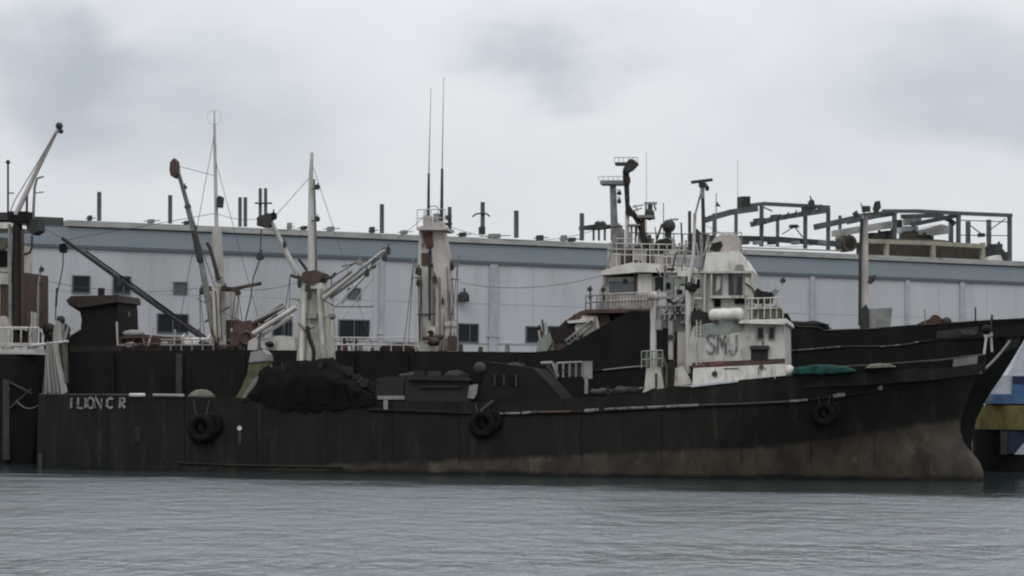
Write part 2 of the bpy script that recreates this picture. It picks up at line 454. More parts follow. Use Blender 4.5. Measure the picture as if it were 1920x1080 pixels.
# ================================================================ SETTING
def struct(o): o['kind'] = 'structure'; return o
wm = bpy.data.materials.new('harbour water'); wm.use_nodes = True
t = wm.node_tree; n = t.nodes; l = t.links; b = n['Principled BSDF']
b.inputs['Base Color'].default_value = (.075, .088, .092, 1); b.inputs['Roughness'].default_value = .10; b.inputs['IOR'].default_value = 1.33
co = n.new('ShaderNodeTexCoord')
def wn(sc, sx, sy, det, rough=.55, rot=0):
    m_ = n.new('ShaderNodeMapping'); l.new(co.outputs['Object'], m_.inputs[0]); m_.inputs['Scale'].default_value = (sx, sy, 1); m_.inputs['Rotation'].default_value = (0, 0, rot)
    x = n.new('ShaderNodeTexNoise'); l.new(m_.outputs[0], x.inputs['Vector']); x.inputs['Scale'].default_value = sc; x.inputs['Detail'].default_value = det; x.inputs['Roughness'].default_value = rough
    return x.outputs['Fac']
b1 = n.new('ShaderNodeBump'); b1.inputs['Strength'].default_value = 1; b1.inputs['Distance'].default_value = .75
l.new(wn(.75, 1.0, .55, 4, .55, .15), b1.inputs['Height'])
b2 = n.new('ShaderNodeBump'); b2.inputs['Strength'].default_value = 1; b2.inputs['Distance'].default_value = .16
l.new(wn(2.6, 1.0, .6, 3, .6, -.2), b2.inputs['Height']); l.new(b1.outputs[0], b2.inputs['Normal']); l.new(b2.outputs[0], b.inputs['Normal'])
# wind patches: ruffled and calmer areas, and a sheltered glassy strip in the lee of the hulls
def wmath(op, a, b_=None, c=None):
    q = n.new('ShaderNodeMath'); q.operation = op
    for i, v in enumerate((a, b_, c)):
        if v is None: continue
        if isinstance(v, (int, float)): q.inputs[i].default_value = v
        else: l.new(v, q.inputs[i])
    return q.outputs[0]
def wrange(v, a, b_, c, d):
    q = n.new('ShaderNodeMapRange'); q.interpolation_type = 'SMOOTHSTEP'; l.new(v, q.inputs[0])
    for i, x in enumerate((a, b_, c, d)): q.inputs[i + 1].default_value = x
    return q.outputs[0]
sx = n.new('ShaderNodeSeparateXYZ'); l.new(co.outputs['Object'], sx.inputs[0])
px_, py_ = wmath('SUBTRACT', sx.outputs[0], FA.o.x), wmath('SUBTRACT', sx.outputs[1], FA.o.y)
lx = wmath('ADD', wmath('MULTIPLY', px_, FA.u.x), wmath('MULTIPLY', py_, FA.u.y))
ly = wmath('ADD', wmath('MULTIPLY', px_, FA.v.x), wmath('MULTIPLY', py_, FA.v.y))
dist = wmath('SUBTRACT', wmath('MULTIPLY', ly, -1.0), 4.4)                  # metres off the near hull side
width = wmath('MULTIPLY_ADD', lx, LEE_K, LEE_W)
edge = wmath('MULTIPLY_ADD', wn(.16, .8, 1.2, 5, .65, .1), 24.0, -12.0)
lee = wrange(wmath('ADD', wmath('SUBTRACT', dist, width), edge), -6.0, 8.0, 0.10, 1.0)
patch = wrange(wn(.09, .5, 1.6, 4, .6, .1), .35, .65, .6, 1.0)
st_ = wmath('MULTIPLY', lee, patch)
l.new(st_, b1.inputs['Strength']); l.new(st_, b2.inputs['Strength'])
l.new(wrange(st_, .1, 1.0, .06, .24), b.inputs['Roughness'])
cm_ = n.new('ShaderNodeMix'); cm_.data_type = 'RGBA'; l.new(lee, cm_.inputs['Factor']); cm_.inputs['A'].default_value = (.018, .030, .030, 1); cm_.inputs['B'].default_value = (.098, .115, .122, 1); l.new(cm_.outputs['Result'], b.inputs['Base Color'])  # water colour also darkened beside the hull, painting in its dark reflection
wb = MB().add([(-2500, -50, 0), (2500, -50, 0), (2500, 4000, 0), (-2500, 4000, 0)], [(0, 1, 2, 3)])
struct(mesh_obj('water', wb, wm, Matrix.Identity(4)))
M['quay'] = mat('quay concrete', (.13, .13, .12), (.09, .088, .08), scale=.4)
M['qface'] = M['quay']
qb = MB().box((-120, -7, -3), (160, 200, 2.0)); struct(mesh_obj('quay', qb, M['quay'], FW.M))

# ================================================================ WAREHOUSE
M['wall'] = mat('pale grey cladding', (.425, .435, .455), (.36, .368, .385), scale=.12, lo=.35, hi=.65, c3=(.27, .27, .27), lo3=.5, hi3=.75, streak=4, rough=.7)
M['fascia'] = mat('blue grey fascia', (.190, .225, .250), (.215, .235, .25), scale=.15, streak=.2, c3=(.13, .14, .15), lo3=.6, hi3=.8)
M['cap'] = mat('parapet coping', (.32, .325, .31), (.24, .24, .225), scale=.5, c3=(.10, .095, .085), lo3=.6, hi3=.72, streak=.2)
M['seam'] = mat('panel joint', (.345, .35, .37))
M['line'] = mat('dark blue grey trim', (.085, .10, .115))  # dark lines along the fascia, and the window frames
M['pipe'] = mat('downpipe paint', (.345, .355, .38), (.28, .29, .31), scale=.5)
M['groof'] = mat('dark green roof felt', (.04, .05, .045), (.06, .06, .055))
wh = Thing('warehouse', 'long pale grey dockside warehouse with blue fascia band behind the trawlers', 'warehouse', FW)
zt = FW.at(300, 418).z          # top of the coping
ztop = lambda: zt
q0 = FW.at(125, 412); q1 = FW.at(1915, 491)
zt = (q0.z + q1.z) / 2
print('warehouse coping z', q0.z, q1.z)
zc0 = zt - .42; zf0 = zt - 1.78; zl0 = zf0 - .22
XL, XR = -95, 130
wh.part('wall', MB().box((XL, 0, 2.0), (XR, 45, zl0)), 'wall')
wh.part('fascia', MB().box((XL, -.12, zl0 + .001), (XR, 44.9, zc0 - .12)), 'fascia')
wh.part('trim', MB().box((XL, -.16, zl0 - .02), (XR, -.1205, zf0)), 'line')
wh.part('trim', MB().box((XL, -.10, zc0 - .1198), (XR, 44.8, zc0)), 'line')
xcap = FW.at(125, 420).x
wh.part('coping', MB().box((xcap, -.3, zc0 + .001), (XR, 44.7, zt)), 'cap')
wh.part('roof', MB().box((XL, 1.0, zc0 + .002), (xcap - .003, 44.6, zt + .25)), 'groof')
# panel joints and downpipes
for px in [60, 282, 410, 485, 620, 700, 780, 1000, 1180, 1440, 1760, 1850, 1905]:
    a = FW.at(px, 500, 0)
    wh.part('panel_joint', MB().box((a.x - .035, -.012, 2.2), (a.x + .035, .01, zl0 - .03)), 'seam')
for px, wd in [(925, .34), (715, .16), (1522, .22), (1700, .18), (1803, .22)]:
    a = FW.at(px, 500, 0)
    wh.part('downpipe', MB().box((a.x - wd, -.16, 2.3), (a.x + wd, -.001, zl0 - .03)).box((a.x - wd * 1.5, -.2, 9.0), (a.x + wd * 1.5, -.0012, 9.15)), 'pipe')
zj = FW.at(700, 563, 0).z
wh.part('horizontal_joint', MB().box((XL, -.014, zj - .03), (XR, .01, zj + .03)), 'seam')
zp = FW.at(910, 643, 0).z
wh.part('sill_course', MB().box((XL, -.06, zp - .06), (XR, .01, zp + .06)), 'seam')
WINS = [(137, 519, 167, 547, 0, 0), (213, 520, 243, 549, 0, 1), (327, 531, 349, 549, 1, 0), (654, 542, 674, 558, 1, 0), (296, 591, 351, 622, 0, 1),
        (222, 588, 241, 616, 0, 0), (512, 604, 546, 629, 0, 1), (636, 602, 691, 631, 0, 1), (858, 609, 895, 640, 0, 1), (987, 614, 1012, 641, 0, 0), (1028, 614, 1062, 642, 0, 1)]
for x0, y0, x1, y1, g, mul in WINS:
    a = FW.at(x0, y1); c = FW.at(x1, y0)
    fr_ = MB(); tt = .09
    fr_.box((a.x - tt, -.10, a.z - tt), (c.x + tt, .0, a.z)); fr_.box((a.x - tt, -.10, c.z), (c.x + tt, .0, c.z + tt))
    fr_.box((a.x - tt, -.098, a.z + .001), (a.x, .0, c.z - .001)); fr_.box((c.x, -.098, a.z + .001), (c.x + tt, .0, c.z - .001))
    if mul:
        xm = a.x + (c.x - a.x) * (.5 if (x1 - x0) > 40 else .6); fr_.box((xm - .04, -.09, a.z + .001), (xm + .04, -.02, c.z - .001))
    f = wh.part('window', fr_, 'line')
    wh.part('pane', MB().box((a.x + .001, -.02, a.z + .001), (c.x - .001, -.004, c.z - .001)), 'gglass' if g else 'glass', f)
# hung lantern-like lamp on the wall
a = FW.at(871, 556, -.5)
lw = Thing('wall_lamp', 'dark bell-shaped floodlight on a bracket on the warehouse wall right of the twin white mast', 'lamp', FW, FW.at(871, 566, -.5))
lw.part('lamp_shade', MB().prism(P(FW, [(863, 566), (880, 566), (880, 553), (874, 547), (868, 547), (863, 553)], -.8), -.8, -.3), 'dgrey')
lw.part('bracket', MB().tube(FW.at(871, 548, -.5), FW.at(871, 541, -.5), .07).tube(FW.at(871, 541, -.5), FW.at(871, 541, 0), .06), 'dgrey')

# poles standing on the roof edge
PL = [(186, 360, 411, 3.4, 'first', 'between the two left derricks'), (319, 366, 416, 3.2, '', ''), (450, 370, 422, 2.8, '', ''), (460, 370, 422, 2.8, '', ''),
      (716, 383, 434, 3.2, '', ''), (968, 395, 443, 3.4, '', ''), (1091, 400, 448, 3.2, '', '')]
PLAB = ['leftmost of the bare dark posts on the warehouse roof, left of the tall derrick boom', 'bare dark post on the warehouse roof just left of the hooked derrick head',
        'left post of the close bare pair on the roof right of the ring antenna mast', 'right post of the close bare pair on the roof right of the ring antenna mast',
        'bare dark post on the roof above the white slanting boom with blocks', 'lone bare post on the roof right of the post with drooping arms', 'bare dark post on the roof left of the radar masts']
for (px, y0, y1, r, _, _), lab in zip(PL, PLAB):
    mb = MB(); a = FW.at(px, y1 + 3, 1.0); c = FW.at(px, y0, 1.0); rr = r / FW.ppm(px, 1)
    mb.beam(a, c, rr * 2, rr * 2); mb.box((a.x - rr * 2.2, 1 - rr * 2.2, zt - .02), (a.x + rr * 2.2, 1 + rr * 2.2, zt + .08))
    solo('roof_post', lab, 'post', FW, mb, 'steelframe', 'bare posts along the warehouse roof')
# posts with fittings
tw = Thing('twin_post', 'two dark posts joined by a crossbar on the roof above the white boom head', 'post', FW, FW.at(493, 425, 1))
for px in (488, 498):
    tw.part('post', MB().beam(FW.at(px, 424, 1), FW.at(px, 353, 1), .2, .2), 'steelframe')
tw.part('crossbar', tb(FW, [(478, 381), (510, 381)], 1.6, .8), 'dgrey')
ap = Thing('arm_post', 'post with drooping side arms on the roof right of the twin white mast', 'post', FW, FW.at(905, 440, 1))
ap.part('post', MB().beam(FW.at(905, 440, 1), FW.at(905, 379, 1), .26, .26), 'steelframe')
ap.part('arm', tb(FW, [(886, 406), (893, 401), (905, 400)], 1.5, .8), 'dgrey'); ap.part('arm', tb(FW, [(905, 400), (913, 401), (918, 406)], 1.5, .8), 'dgrey')
ap.part('junction_box', rect(FW, 901, 425, 910, 439, .6, .4), 'dgrey')
lp = Thing('lamp_post', 'short thick post with fittings on the roof just right of the twin white mast', 'post', FW, FW.at(843, 437, 1))
lp.part('post', MB().beam(FW.at(843, 438, 1), FW.at(843, 388, 1), .24, .24), 'steelframe')
lp.part('fitting', rect(FW, 840, 403, 847, 412, .7, .5), 'dgrey'); lp.part('fitting', rect(FW, 839, 417, 848, 422, .7, .5), 'dgrey')
# roof clutter: small vents and broken rails on the coping
rnd = random.Random(11)
CL = [(170, 410, 6, 6), (285, 414, 10, 4), (352, 417, 8, 4), (545, 424, 5, 9), (572, 428, 8, 4), (622, 429, 10, 5), (700, 432, 6, 8), (760, 434, 9, 4), (870, 438, 9, 5), (930, 439, 18, 5), (1015, 443, 9, 6), (1060, 446, 7, 8), (1075, 447, 10, 4)]
CLW = ['twin post and mast', 'x']
for i, (px, py, ww, hh) in enumerate(CL):
    py = interp(px, [(125, 408), (1915, 486)])
    mb = rect(FW, px - ww / 2, py - hh, px + ww / 2, py + 3, .6, .6)
    mb.beam(FW.at(px - ww * 1.6, py, .9), FW.at(px + ww * 1.5, py - 1.5, .9), .07, .07)
    solo('roof_vent', 'low dark vent stub with a thin rod along the warehouse roof edge', 'vent', FW, mb, 'grey' if i % 2 else 'dgrey', 'low vent stubs along the roof edge')
# little table-like roof tank stand at 1130
st = Thing('roof_platform', 'small dark roof platform with domed fans on legs left of the radar masts', 'roof platform', FW, FW.at(1133, 450, 1))
st.part('platform', rect(FW, 1110, 421, 1150, 428, .2, 2.4), 'dgrey')
for px in (1113, 1123, 1134, 1147): st.part('leg', MB().beam(FW.at(px, 428, .5), FW.at(px, 451, .5), .14, .14), 'steelframe')
for px in (1121, 1130): st.part('fan_dome', MB().ball(FW.at(px, 421, 1), .3, 6), 'dgrey')

# ---- rooftop steel frames at the right
def H(px, py, y=0): return FW.at(px, py, y)
def frame_thing(name, label, cat, base): return Thing(name, label, cat, FW, base)
g1 = frame_thing('steel_frame', 'dark open steel roof frame with sloping truss beams behind the wheelhouse', 'steel frame', H(1470, 462, 3))
zr = zt
def post(th, px, ytop, yb, y, w=.26, m='steelframe', foot=None):
    a = H(px, ytop, y); c = Vector((a.x, y, H(px, yb, y).z)); th.part('post', MB().beam(c, a, w, w), m)
def bm_(th, pts, wpx, y, m='steelframe', name='beam', dep=.25):
    for p, q in zip(pts, pts[1:]):
        a = H(p[0], p[1], p[2] if len(p) > 2 else y); c = H(q[0], q[1], q[2] if len(q) > 2 else y)
        th.part(name, MB().beam(a, c, dep, wpx / FW.ppm(p[0], y)), m)
for px, yt_, yb in [(1428, 384, 450), (1510, 387, 454), (1553, 390, 458)]: post(g1, px, yt_, yb + 12, 2)
for px, yt_, yb in [(1339, 400, 440), (1458, 405, 450), (1575, 404, 458), (1380, 399, 446)]: post(g1, px, yt_, yb + 12, 6, .22)
bm_(g1, [(1400, 386), (1430, 382), (1510, 386), (1555, 389)], 7, 2)
bm_(g1, [(1322, 413), (1345, 405), (1370, 398), (1420, 391)], 11, 1.7)
for q in range(9): bm_(g1, [(1412 + q * 15, 424 - q * 3.6), (1419 + q * 15, 412 - q * 3.6)], 2, 1.4, 'dgrey', 'lattice', .06)
bm_(g1, [(1408, 421), (1458, 409), (1500, 402), (1553, 394)], 10, 1.6, name='truss_beam')
bm_(g1, [(1527, 426), (1560, 419), (1600, 410)], 11, 1.8, name='truss_beam')
bm_(g1, [(1383, 447), (1460, 449), (1575, 458)], 10, 2.5, 'beam', 'base_beam', .5)
bm_(g1, [(1466, 439), (1490, 425), (1500, 425)], 1.6, 3, 'dgrey', 'brace', .08)
bm_(g1, [(1490, 425), (1505, 445)], 1.6, 3, 'dgrey', 'brace', .08)
bm_(g1, [(1430, 388), (1448, 396)], 2, 2.2, 'dgrey', 'brace', .1)
g1.part('counterweight', rect(FW, 1391, 368, 1407, 391, 1.6, .8), 'dgrey'); g1.part('motor_box', MB().lump(H(1521, 384, 2), .42, 6, (1, 1, 1.2)), 'dgrey'); 
g1.part('motor_box', rect(FW, 1513, 386, 1530, 395, 1.5, .9), 'dgrey'); g1.part('hanging_box', rect(FW, 1485, 421, 1497, 427, 2.7, .5), 'dgrey')
g1.part('hanging_box', rect(FW, 1421, 409, 1438, 420, 3.8, .8), 'dgrey'); g1.part('hanging_box', rect(FW, 1453, 402, 1462, 412, 3.6, .8), 'dgrey')
for px in (1395, 1418, 1445, 1490, 1540): g1.part('hanging_box', rect(FW, px, 451, px + 10, 458, 1.4, .6), 'dgrey' if px % 2 else 'grey')
bm_(g1, [(1383, 464), (1570, 470)], 2.5, 1.2, 'grey', 'rail', .1)

g2 = frame_thing('steel_frame', 'grey box-shaped steel roof frame at the far right end of the warehouse roof', 'steel frame', H(1780, 480, 3))
for px, yt_ in [(1677, 397), (1797, 403), (1893, 406)]: post(g2, px, yt_, interp(px, [(125, 418), (1915, 495)]), 2, .3)
for px, yt_ in [(1783, 418), (1815, 415), (1854, 412), (1746, 428), (1690, 425)]: post(g2, px, yt_, interp(px, [(125, 418), (1915, 495)]), 6, .32)
bm_(g2, [(1655, 396), (1720, 396), (1800, 400), (1897, 404)], 7, 2)
bm_(g2, [(1690, 406), (1760, 404), (1780, 412), (1790, 420)], 8, 3)
bm_(g2, [(1710, 421), (1760, 411), (1800, 403)], 8, 2.6, name='truss_beam')
bm_(g2, [(1588, 415), (1640, 404), (1680, 398)], 12, 2.6, name='truss_beam')
bm_(g2, [(1797, 413), (1893, 416)], 1.5, 2.1, 'dgrey', 'brace', .08); bm_(g2, [(1797, 441), (1893, 442)], 1.5, 2.1, 'dgrey', 'brace', .08)
bm_(g2, [(1820, 423), (1843, 441)], 1.6, 3, 'dgrey', 'brace', .08); bm_(g2, [(1858, 430), (1885, 410)], 1.6, 3, 'dgrey', 'brace', .08)
g2.part('hanging_box', rect(FW, 1839, 437, 1847, 444, 2.8, .5), 'dgrey'); g2.part('hanging_box', rect(FW, 1683, 412, 1692, 426, 3.5, .6), 'dgrey')
for px in (1700, 1712, 1722): g2.part('hanging_box', rect(FW, px, 404, px + 6, 422, 4, .6), 'grey')
# long pale duct and blower
g3 = frame_thing('air_duct', 'pale sloping sheet metal duct with a round blower under the roof frame', 'duct', H(1620, 470, 3))
g3.part('duct', poly(FW, [(1578, 442), (1672, 428), (1672, 414), (1578, 430)], 2.6, 1.6), 'cap')
g3.part('blower', MB().prism([(H(1594, 455, 2.2).x + 0.72 * math.cos(a * math.pi / 8), H(1594, 456, 2.2).z + .72 * math.sin(a * math.pi / 8)) for a in range(16)], 2.2, 3.4), 'brownbox')
g3.part('fan_opening', MB().prism([(H(1594, 455, 2.2).x + 0.45 * math.cos(a * math.pi / 8), H(1594, 456, 2.2).z + .45 * math.sin(a * math.pi / 8)) for a in range(16)], 2.15, 2.3), 'drust')
g3.part('vertical_duct', rect(FW, 1578, 431, 1586, 470, 2.7, 1), 'yellowbeam')
g3.part('duct', poly(FW, [(1720, 434), (1765, 420), (1780, 424), (1780, 438), (1720, 446)], 4, 2), 'cap')
g3.part('duct', rect(FW, 1690, 424, 1722, 436, 4.2, 1), 'boatwhite')
# yellow guard beam with brown container behind
g4 = frame_thing('guard_rail', 'faded yellow heavy guard beam on short posts along the right roof edge', 'guard rail', H(1740, 486, .8))
bm_(g4, [(1628, 452), (1748, 456), (1846, 462)], 8, .8, 'yellowbeam', 'beam', .3)
for px in (1662, 1749, 1842):
    a = H(px, 455, .8); g4.part('post', MB().beam(Vector((a.x, .8, zt)), a, .34, .34), 'yellowbeam')
solo('storage_container', 'long dark brown container behind the yellow guard beam on the roof', 'container', FW, poly(FW, [(1632, 490), (1838, 495), (1838, 464), (1770, 450), (1700, 446), (1632, 452)], 1.6, 2.2), 'brownbox')
for i, (a_, b_, c_, d_, m_) in enumerate([(1635, 436, 1662, 450, 'dgrey'), (1665, 432, 1680, 452, 'dgrey'), (1706, 433, 1722, 448, 'brownbox'), (1722, 440, 1745, 450, 'olive'), (1848, 462, 1868, 489, 'dgrey'), (1866, 457, 1880, 475, 'beam'), (1872, 472, 1890, 492, 'dgrey')]):
    mb = rect(FW, a_, b_, c_, d_ + 4, 2.8 + .2 * i, 1.2); mb.tube(H((a_ + c_) / 2, b_, 3.4 + .2 * i), H((a_ + c_) / 2, b_ - 4, 3.4 + .2 * i), .12)
    solo('machine_box', ['dark machine box under the pale duct on the roof', 'dark box beside the left post of the grey roof frame', 'brown box behind the yellow guard beam, under the pale duct', 'olive box behind the yellow guard beam beside its middle post', 'dark box right of the yellow guard beam end', 'higher dark box near the right roof frame post', 'low dark box at the foot of the last roof frame post'][i], 'machine', FW, mb, m_, 'machine boxes on the warehouse roof')
solo('sheet_metal_pile', 'small white sheet lying on the roof edge behind the last yellow post', 'sheet', FW, poly(FW, [(1858, 489), (1880, 488), (1876, 478), (1862, 481)], .5, 1), 'bright')

exec_marker = 1
# ================================================================ REAR TRAWLER (B)
bowB = [(1950, 588), (1920, 638), (1887, 693), (1850, 747), (1830, 788), (1822, 830), (1824, 885)]
hb_ = Hull(FB, (85, 700), bowB, [(60, 661), (440, 656), (1000, 660), (1050, 656), (1180, 583), (1325, 582), (1462, 574), (1486, 611), (1535, 613), (1545, 619), (1640, 616), (1740, 608), (1800, 604), (1920, 597), (1950, 590)], 4.7, 13, 21)
M['hullB'] = mat('black hull of the rear trawler', (.0066, .0066, .0066), (.0105, .0100, .0092), c3=(.020, .0155, .012), scale=.5, streak=3, lo3=.58, hi3=.72, rough=.7, spec=.12)
tB = Thing('trawler', 'black-hulled trawler moored behind the front one, high bow reaching the right edge', 'trawler', FB, group=None)
hb_.build(tB, M['hullB'], M['drust'])
def Bp(name, mb, m, parent=None, label=None): return tB.part(name, mb, m, parent, label)
def hullstrip(hl, pts, r, out=.05, n=6):
    mb = MB(); mb.path([hl.on(a, b, out) for a, b in pts], r, n); return mb
def hullpatch(hl, pts, out=.02):
    """thin plate following the hull side: pts = top-left, top-right, bottom-right, bottom-left"""
    mb = MB(); nx = 12; vs = []; fs = []
    for i in range(nx + 1):
        u_ = i / nx
        for (a, b_) in ((pts[0], pts[1]), (pts[3], pts[2])):
            px = a[0] + (b_[0] - a[0]) * u_; py = a[1] + (b_[1] - a[1]) * u_
            vs.append(hl.on(px, py, out)); vs.append(hl.on(px, py, out - .03))
    for i in range(nx):
        k = 4 * i
        fs += [(k, k + 4, k + 6, k + 2), (k, k + 1, k + 5, k + 4), (k + 2, k + 6, k + 7, k + 3)]
    return mb.add(vs, fs)
Bp('rub_rail', hullstrip(hb_, [(1480, 658), (1530, 654), (1575, 650)], .05), 'wornpaint')
Bp('rub_rail', hullstrip(hb_, [(1650, 650), (1700, 646), (1722, 641)], .05), 'wornpaint')
Bp('rub_rail', hullstrip(hb_, [(1575, 650), (1650, 649)], .045), 'dgrey')
Bp('rub_rail', hullstrip(hb_, [(1722, 641), (1800, 632), (1838, 626)], .045), 'drust')
Bp('name_board', hullpatch(hb_, [(1756, 621), (1834, 612), (1834, 628), (1756, 634)], .06), 'dgrey')
tx = text_obj('INVIN', .42, .02, 0, 0)
p0 = hb_.on(1802, 627, .2); p1 = hb_.on(1830, 622, .2); dd = (p1 - p0); s_ = dd.length / 1.2
for v in tx.v: v.x, v.y, v.z = p0.x + v.x * dd.x / 1.2, p0.y + v.x * dd.y / 1.2 + v.y, p0.z + v.z * .9
letters(tB, tx, 'gglass')
Bp('bulwark_stay', rect(FB, 330, 663, 341, 742, -4.95, .2), 'dgrey')
for px in (210, 455, 560, 660, 760, 960): Bp('bulwark_stay', rect(FB, px, 664, px + 4, 740, -4.85, .12), 'black')
# low light stripe pieces seen over the front trawler's deck
Bp('rub_rail', hullstrip(hb_, [(1130, 694), (1165, 690), (1210, 686)], .045), 'grey')
Bp('rub_rail', hullstrip(hb_, [(1020, 700), (1130, 694)], .04), 'drust')
Bp('rub_rail', hullstrip(hb_, [(1135, 733), (1160, 732), (1205, 728)], .07), 'grey')
# deck-edge rail and clutter
def brail(pts, hpx, n, m='offwhite', y=-4.6, r=.04): return Bp('railing', railing(FB, pts, hpx, y, n, r), m)
brail([(618, 660), (780, 661)], 27, 7, 'pinkwhite'); brail([(300, 657), (400, 657)], 20, 5, 'grey'); brail([(225, 657), (300, 657)], 24, 3, 'rust')
Bp('hatch_coaming', poly(FB, [(240, 658), (240, 632), (262, 626), (300, 630), (338, 634), (345, 658)], -2.5, 3), 'redrust')
Bp('ventilator', MB().tube(FB.at(232, 657, -1), FB.at(230, 590, -1), .3, .26).ball(FB.at(231, 590, -1), .42, 8, (1, .9, 1.1)), 'grey')
Bp('winch', MB().ball(FB.at(250, 626, -3), .5, 8, (1.4, 1, .5)), 'grey')
Bp('winch', MB().tube(FB.at(345, 645, -3), FB.at(398, 646, -3), .42, .42, 12).tube(FB.at(345, 645, -3), FB.at(348, 645, -3), .62, .62, 14).tube(FB.at(392, 646, -3), FB.at(396, 646, -3), .62, .62, 14), 'white')
Bp('deck_locker', poly(FB, [(496, 658), (500, 632), (528, 629), (552, 632), (553, 658)], -3.5, 1.5), 'white')
Bp('deck_locker', poly(FB, [(700, 660), (704, 652), (760, 650), (766, 660)], -3.6, 1.5), 'white')
Bp('winch', poly(FB, [(708, 655), (722, 645), (752, 643), (770, 650), (778, 658), (720, 658)], -3.9, 1.2), 'drust')
Bp('bollard', MB().tube(FB.at(645, 660, -4), FB.at(645, 632, -4), .12).tube(FB.at(666, 660, -4), FB.at(666, 630, -4), .12).beam(FB.at(638, 641, -4), FB.at(672, 641, -4), .1, .1), 'dgrey')
Bp('lifebuoy_box', rect(FB, 632, 646, 650, 658, -4.2, .3), 'redrust')
for k in range(8):
    px = 640 + k * 45 + 9 * math.sin(k * 5)
    if 770 < px < 860: continue
    Bp('deck_fitting', MB().tube(FB.at(px, 662, -3.4), FB.at(px, 650 - 5 * (k % 2), -3.4), .16, .12), ['rust', 'grey', 'dgrey'][k % 3])
# ---- stern: dark rusty funnel casing
fn = poly(FB, [(126, 562), (135, 556), (218, 555), (221, 580), (223, 657), (140, 657), (150, 628), (153, 600), (150, 585), (128, 571)], -3.0, 3.6)
fo = Bp('funnel', fn, 'black')
Bp('funnel_cap', poly(FB, [(124, 563), (134, 555), (219, 553), (221, 566), (150, 577), (129, 571)], -3.3, 4.2), 'funnelrust', fo)
Bp('exhaust_pipe', MB().tube(FB.at(190, 556, -1), FB.at(190, 540, -1), .22), 'drust', fo)
Bp('casing', poly(FB, [(110, 660), (134, 628), (150, 618), (225, 625), (236, 660)], -3.4, 3.2), 'black')
Bp('deckhouse', rect(FB, 131, 648, 440, 662, -4.2, 6), 'drust')
# boxes and vents round the draped cloth
Bp('ventilator', MB().tube(FB.at(92, 655, -3), FB.at(92, 620, -3), .34, .3).ball(FB.at(92, 618, -3), .4, 8), 'dgrey')
Bp('ventilator', MB().tube(FB.at(122, 655, -3), FB.at(122, 622, -3), .32, .3).ball(FB.at(121, 618, -3), .36, 8), 'dgrey')
Bp('winch_cover', poly(FB, [(97, 650), (100, 618), (106, 600), (113, 604), (118, 650)], -3.9, 1.0), 'offwhite')
Bp('searchlight', MB().ball(FB.at(114, 600, -3.6), .26, 8).tube(FB.at(113, 600, -3.6), FB.at(112, 620, -3.6), .05), 'dgrey')
# ---- long dark derrick on the left
d1 = Bp('derrick_boom', tb(FB, [(406, 652, -2), (250, 542, -3), (116, 446, -4)], 5, -3, 8, None, 3.5), 'dgrey')
Bp('boom_rib', MB().path([FB.at(405, 646, -2), FB.at(260, 541, -3), FB.at(160, 470, -3.8)], .06), 'black', d1)
Bp('block', MB().prism(P(FB, [(114, 474), (124, 474), (126, 464), (122, 456), (114, 458), (112, 466)], -4), -4.15, -3.85), 'black', d1)
Bp('hook_line', tb(FB, [(119, 456), (118, 500), (112, 530), (105, 560), (104, 600)], 1.2, -4), 'cable', d1)
Bp('hook_line', tb(FB, [(107, 540), (105, 575)], 2.2, -4), 'dgrey', d1)
Bp('block', MB().lump(FB.at(226, 530, -3.2), .3, 6), 'dgrey', d1)
# ---- mast with ring antenna
mA = Bp('mast', tb(FB, [(422, 656, .6), (418, 540, .4), (411, 520, 0), (406, 425, 0)], 11, 0, 10, None, 9), 'offwhite')
Bp('mast_leg', tb(FB, [(408, 652), (404, 545), (409, 532)], 10, -1.6, 10, None, 8), 'cream', mA)
Bp('mast_leg', tb(FB, [(436, 655), (432, 545)], 9, 1.6, 10, None, 9), 'pinkwhite', mA)
Bp('topmast', tb(FB, [(406, 428), (404, 330), (402, 232)], 4, 0, 8, None, 2.6), 'offwhite', mA)
Bp('aerial', tb(FB, [(402, 232), (402, 208)], 1.6, 0), 'offwhite', mA)
Bp('ring_antenna', MB().torus(FB.at(402, 220, 0), 14 / FB.ppm(402), .013, 28, 6), 'offwhite', mA)
Bp('radar_reflector', MB().prism(P(FB, [(408, 389), (415, 389), (417, 370), (412, 367), (408, 372)], -.3), -.5, .1), 'dgrey', mA)
Bp('crosstree', MB().beam(FB.at(378, 541, -.4), FB.at(448, 543, -.4), .35, .28), 'rust', mA)
for px, py in ((378, 546), (404, 547), (422, 540), (446, 549)): Bp('lamp', MB().lump(FB.at(px, py, -.8), .24, 6), 'dgrey', mA)
Bp('ladder', MB().path([FB.at(404, 545, -2), FB.at(408, 640, -2)], .04).path([FB.at(412, 545, -2), FB.at(416, 640, -2)], .04), 'rust', mA)
Bp('rust_patch_plate', rect(FB, 424, 600, 448, 640, 0.2, .5), 'rust', mA)
Bp('boom_arm', tb(FB, [(440, 541), (490, 531)], 3.5, -.4), 'rust', mA)
# hooked derrick rising left
mK = Bp('derrick_boom', tb(FB, [(404, 640, -1.6), (378, 495, -2), (352, 385, -2.4), (330, 308, -2.8)], 7, -2, 8, None, 3.6), 'grey', None)
Bp('boom_plate', tb(FB, [(376, 490), (362, 425), (352, 390)], 7, -2.2, 8, None, 5), 'dgrey', mK)
Bp('block', MB().prism(P(FB, [(322, 330), (330, 335), (336, 322), (334, 303), (328, 297), (321, 305), (320, 320)], -2.8), -3.05, -2.55), 'rust', mK)
Bp('block', MB().lump(FB.at(345, 351, -2.5), .22, 6), 'dgrey', mK); Bp('block', MB().lump(FB.at(352, 387, -2.4), .24, 6), 'dgrey', mK)
Bp('span_wire', tb(FB, [(334, 320), (362, 420), (404, 540)], .9, -2.8), 'cable', mK)
Bp('derrick_brace', tb(FB, [(410, 525), (394, 465), (388, 455)], 4, -1, 8, None, 3), 'dgrey', mK)
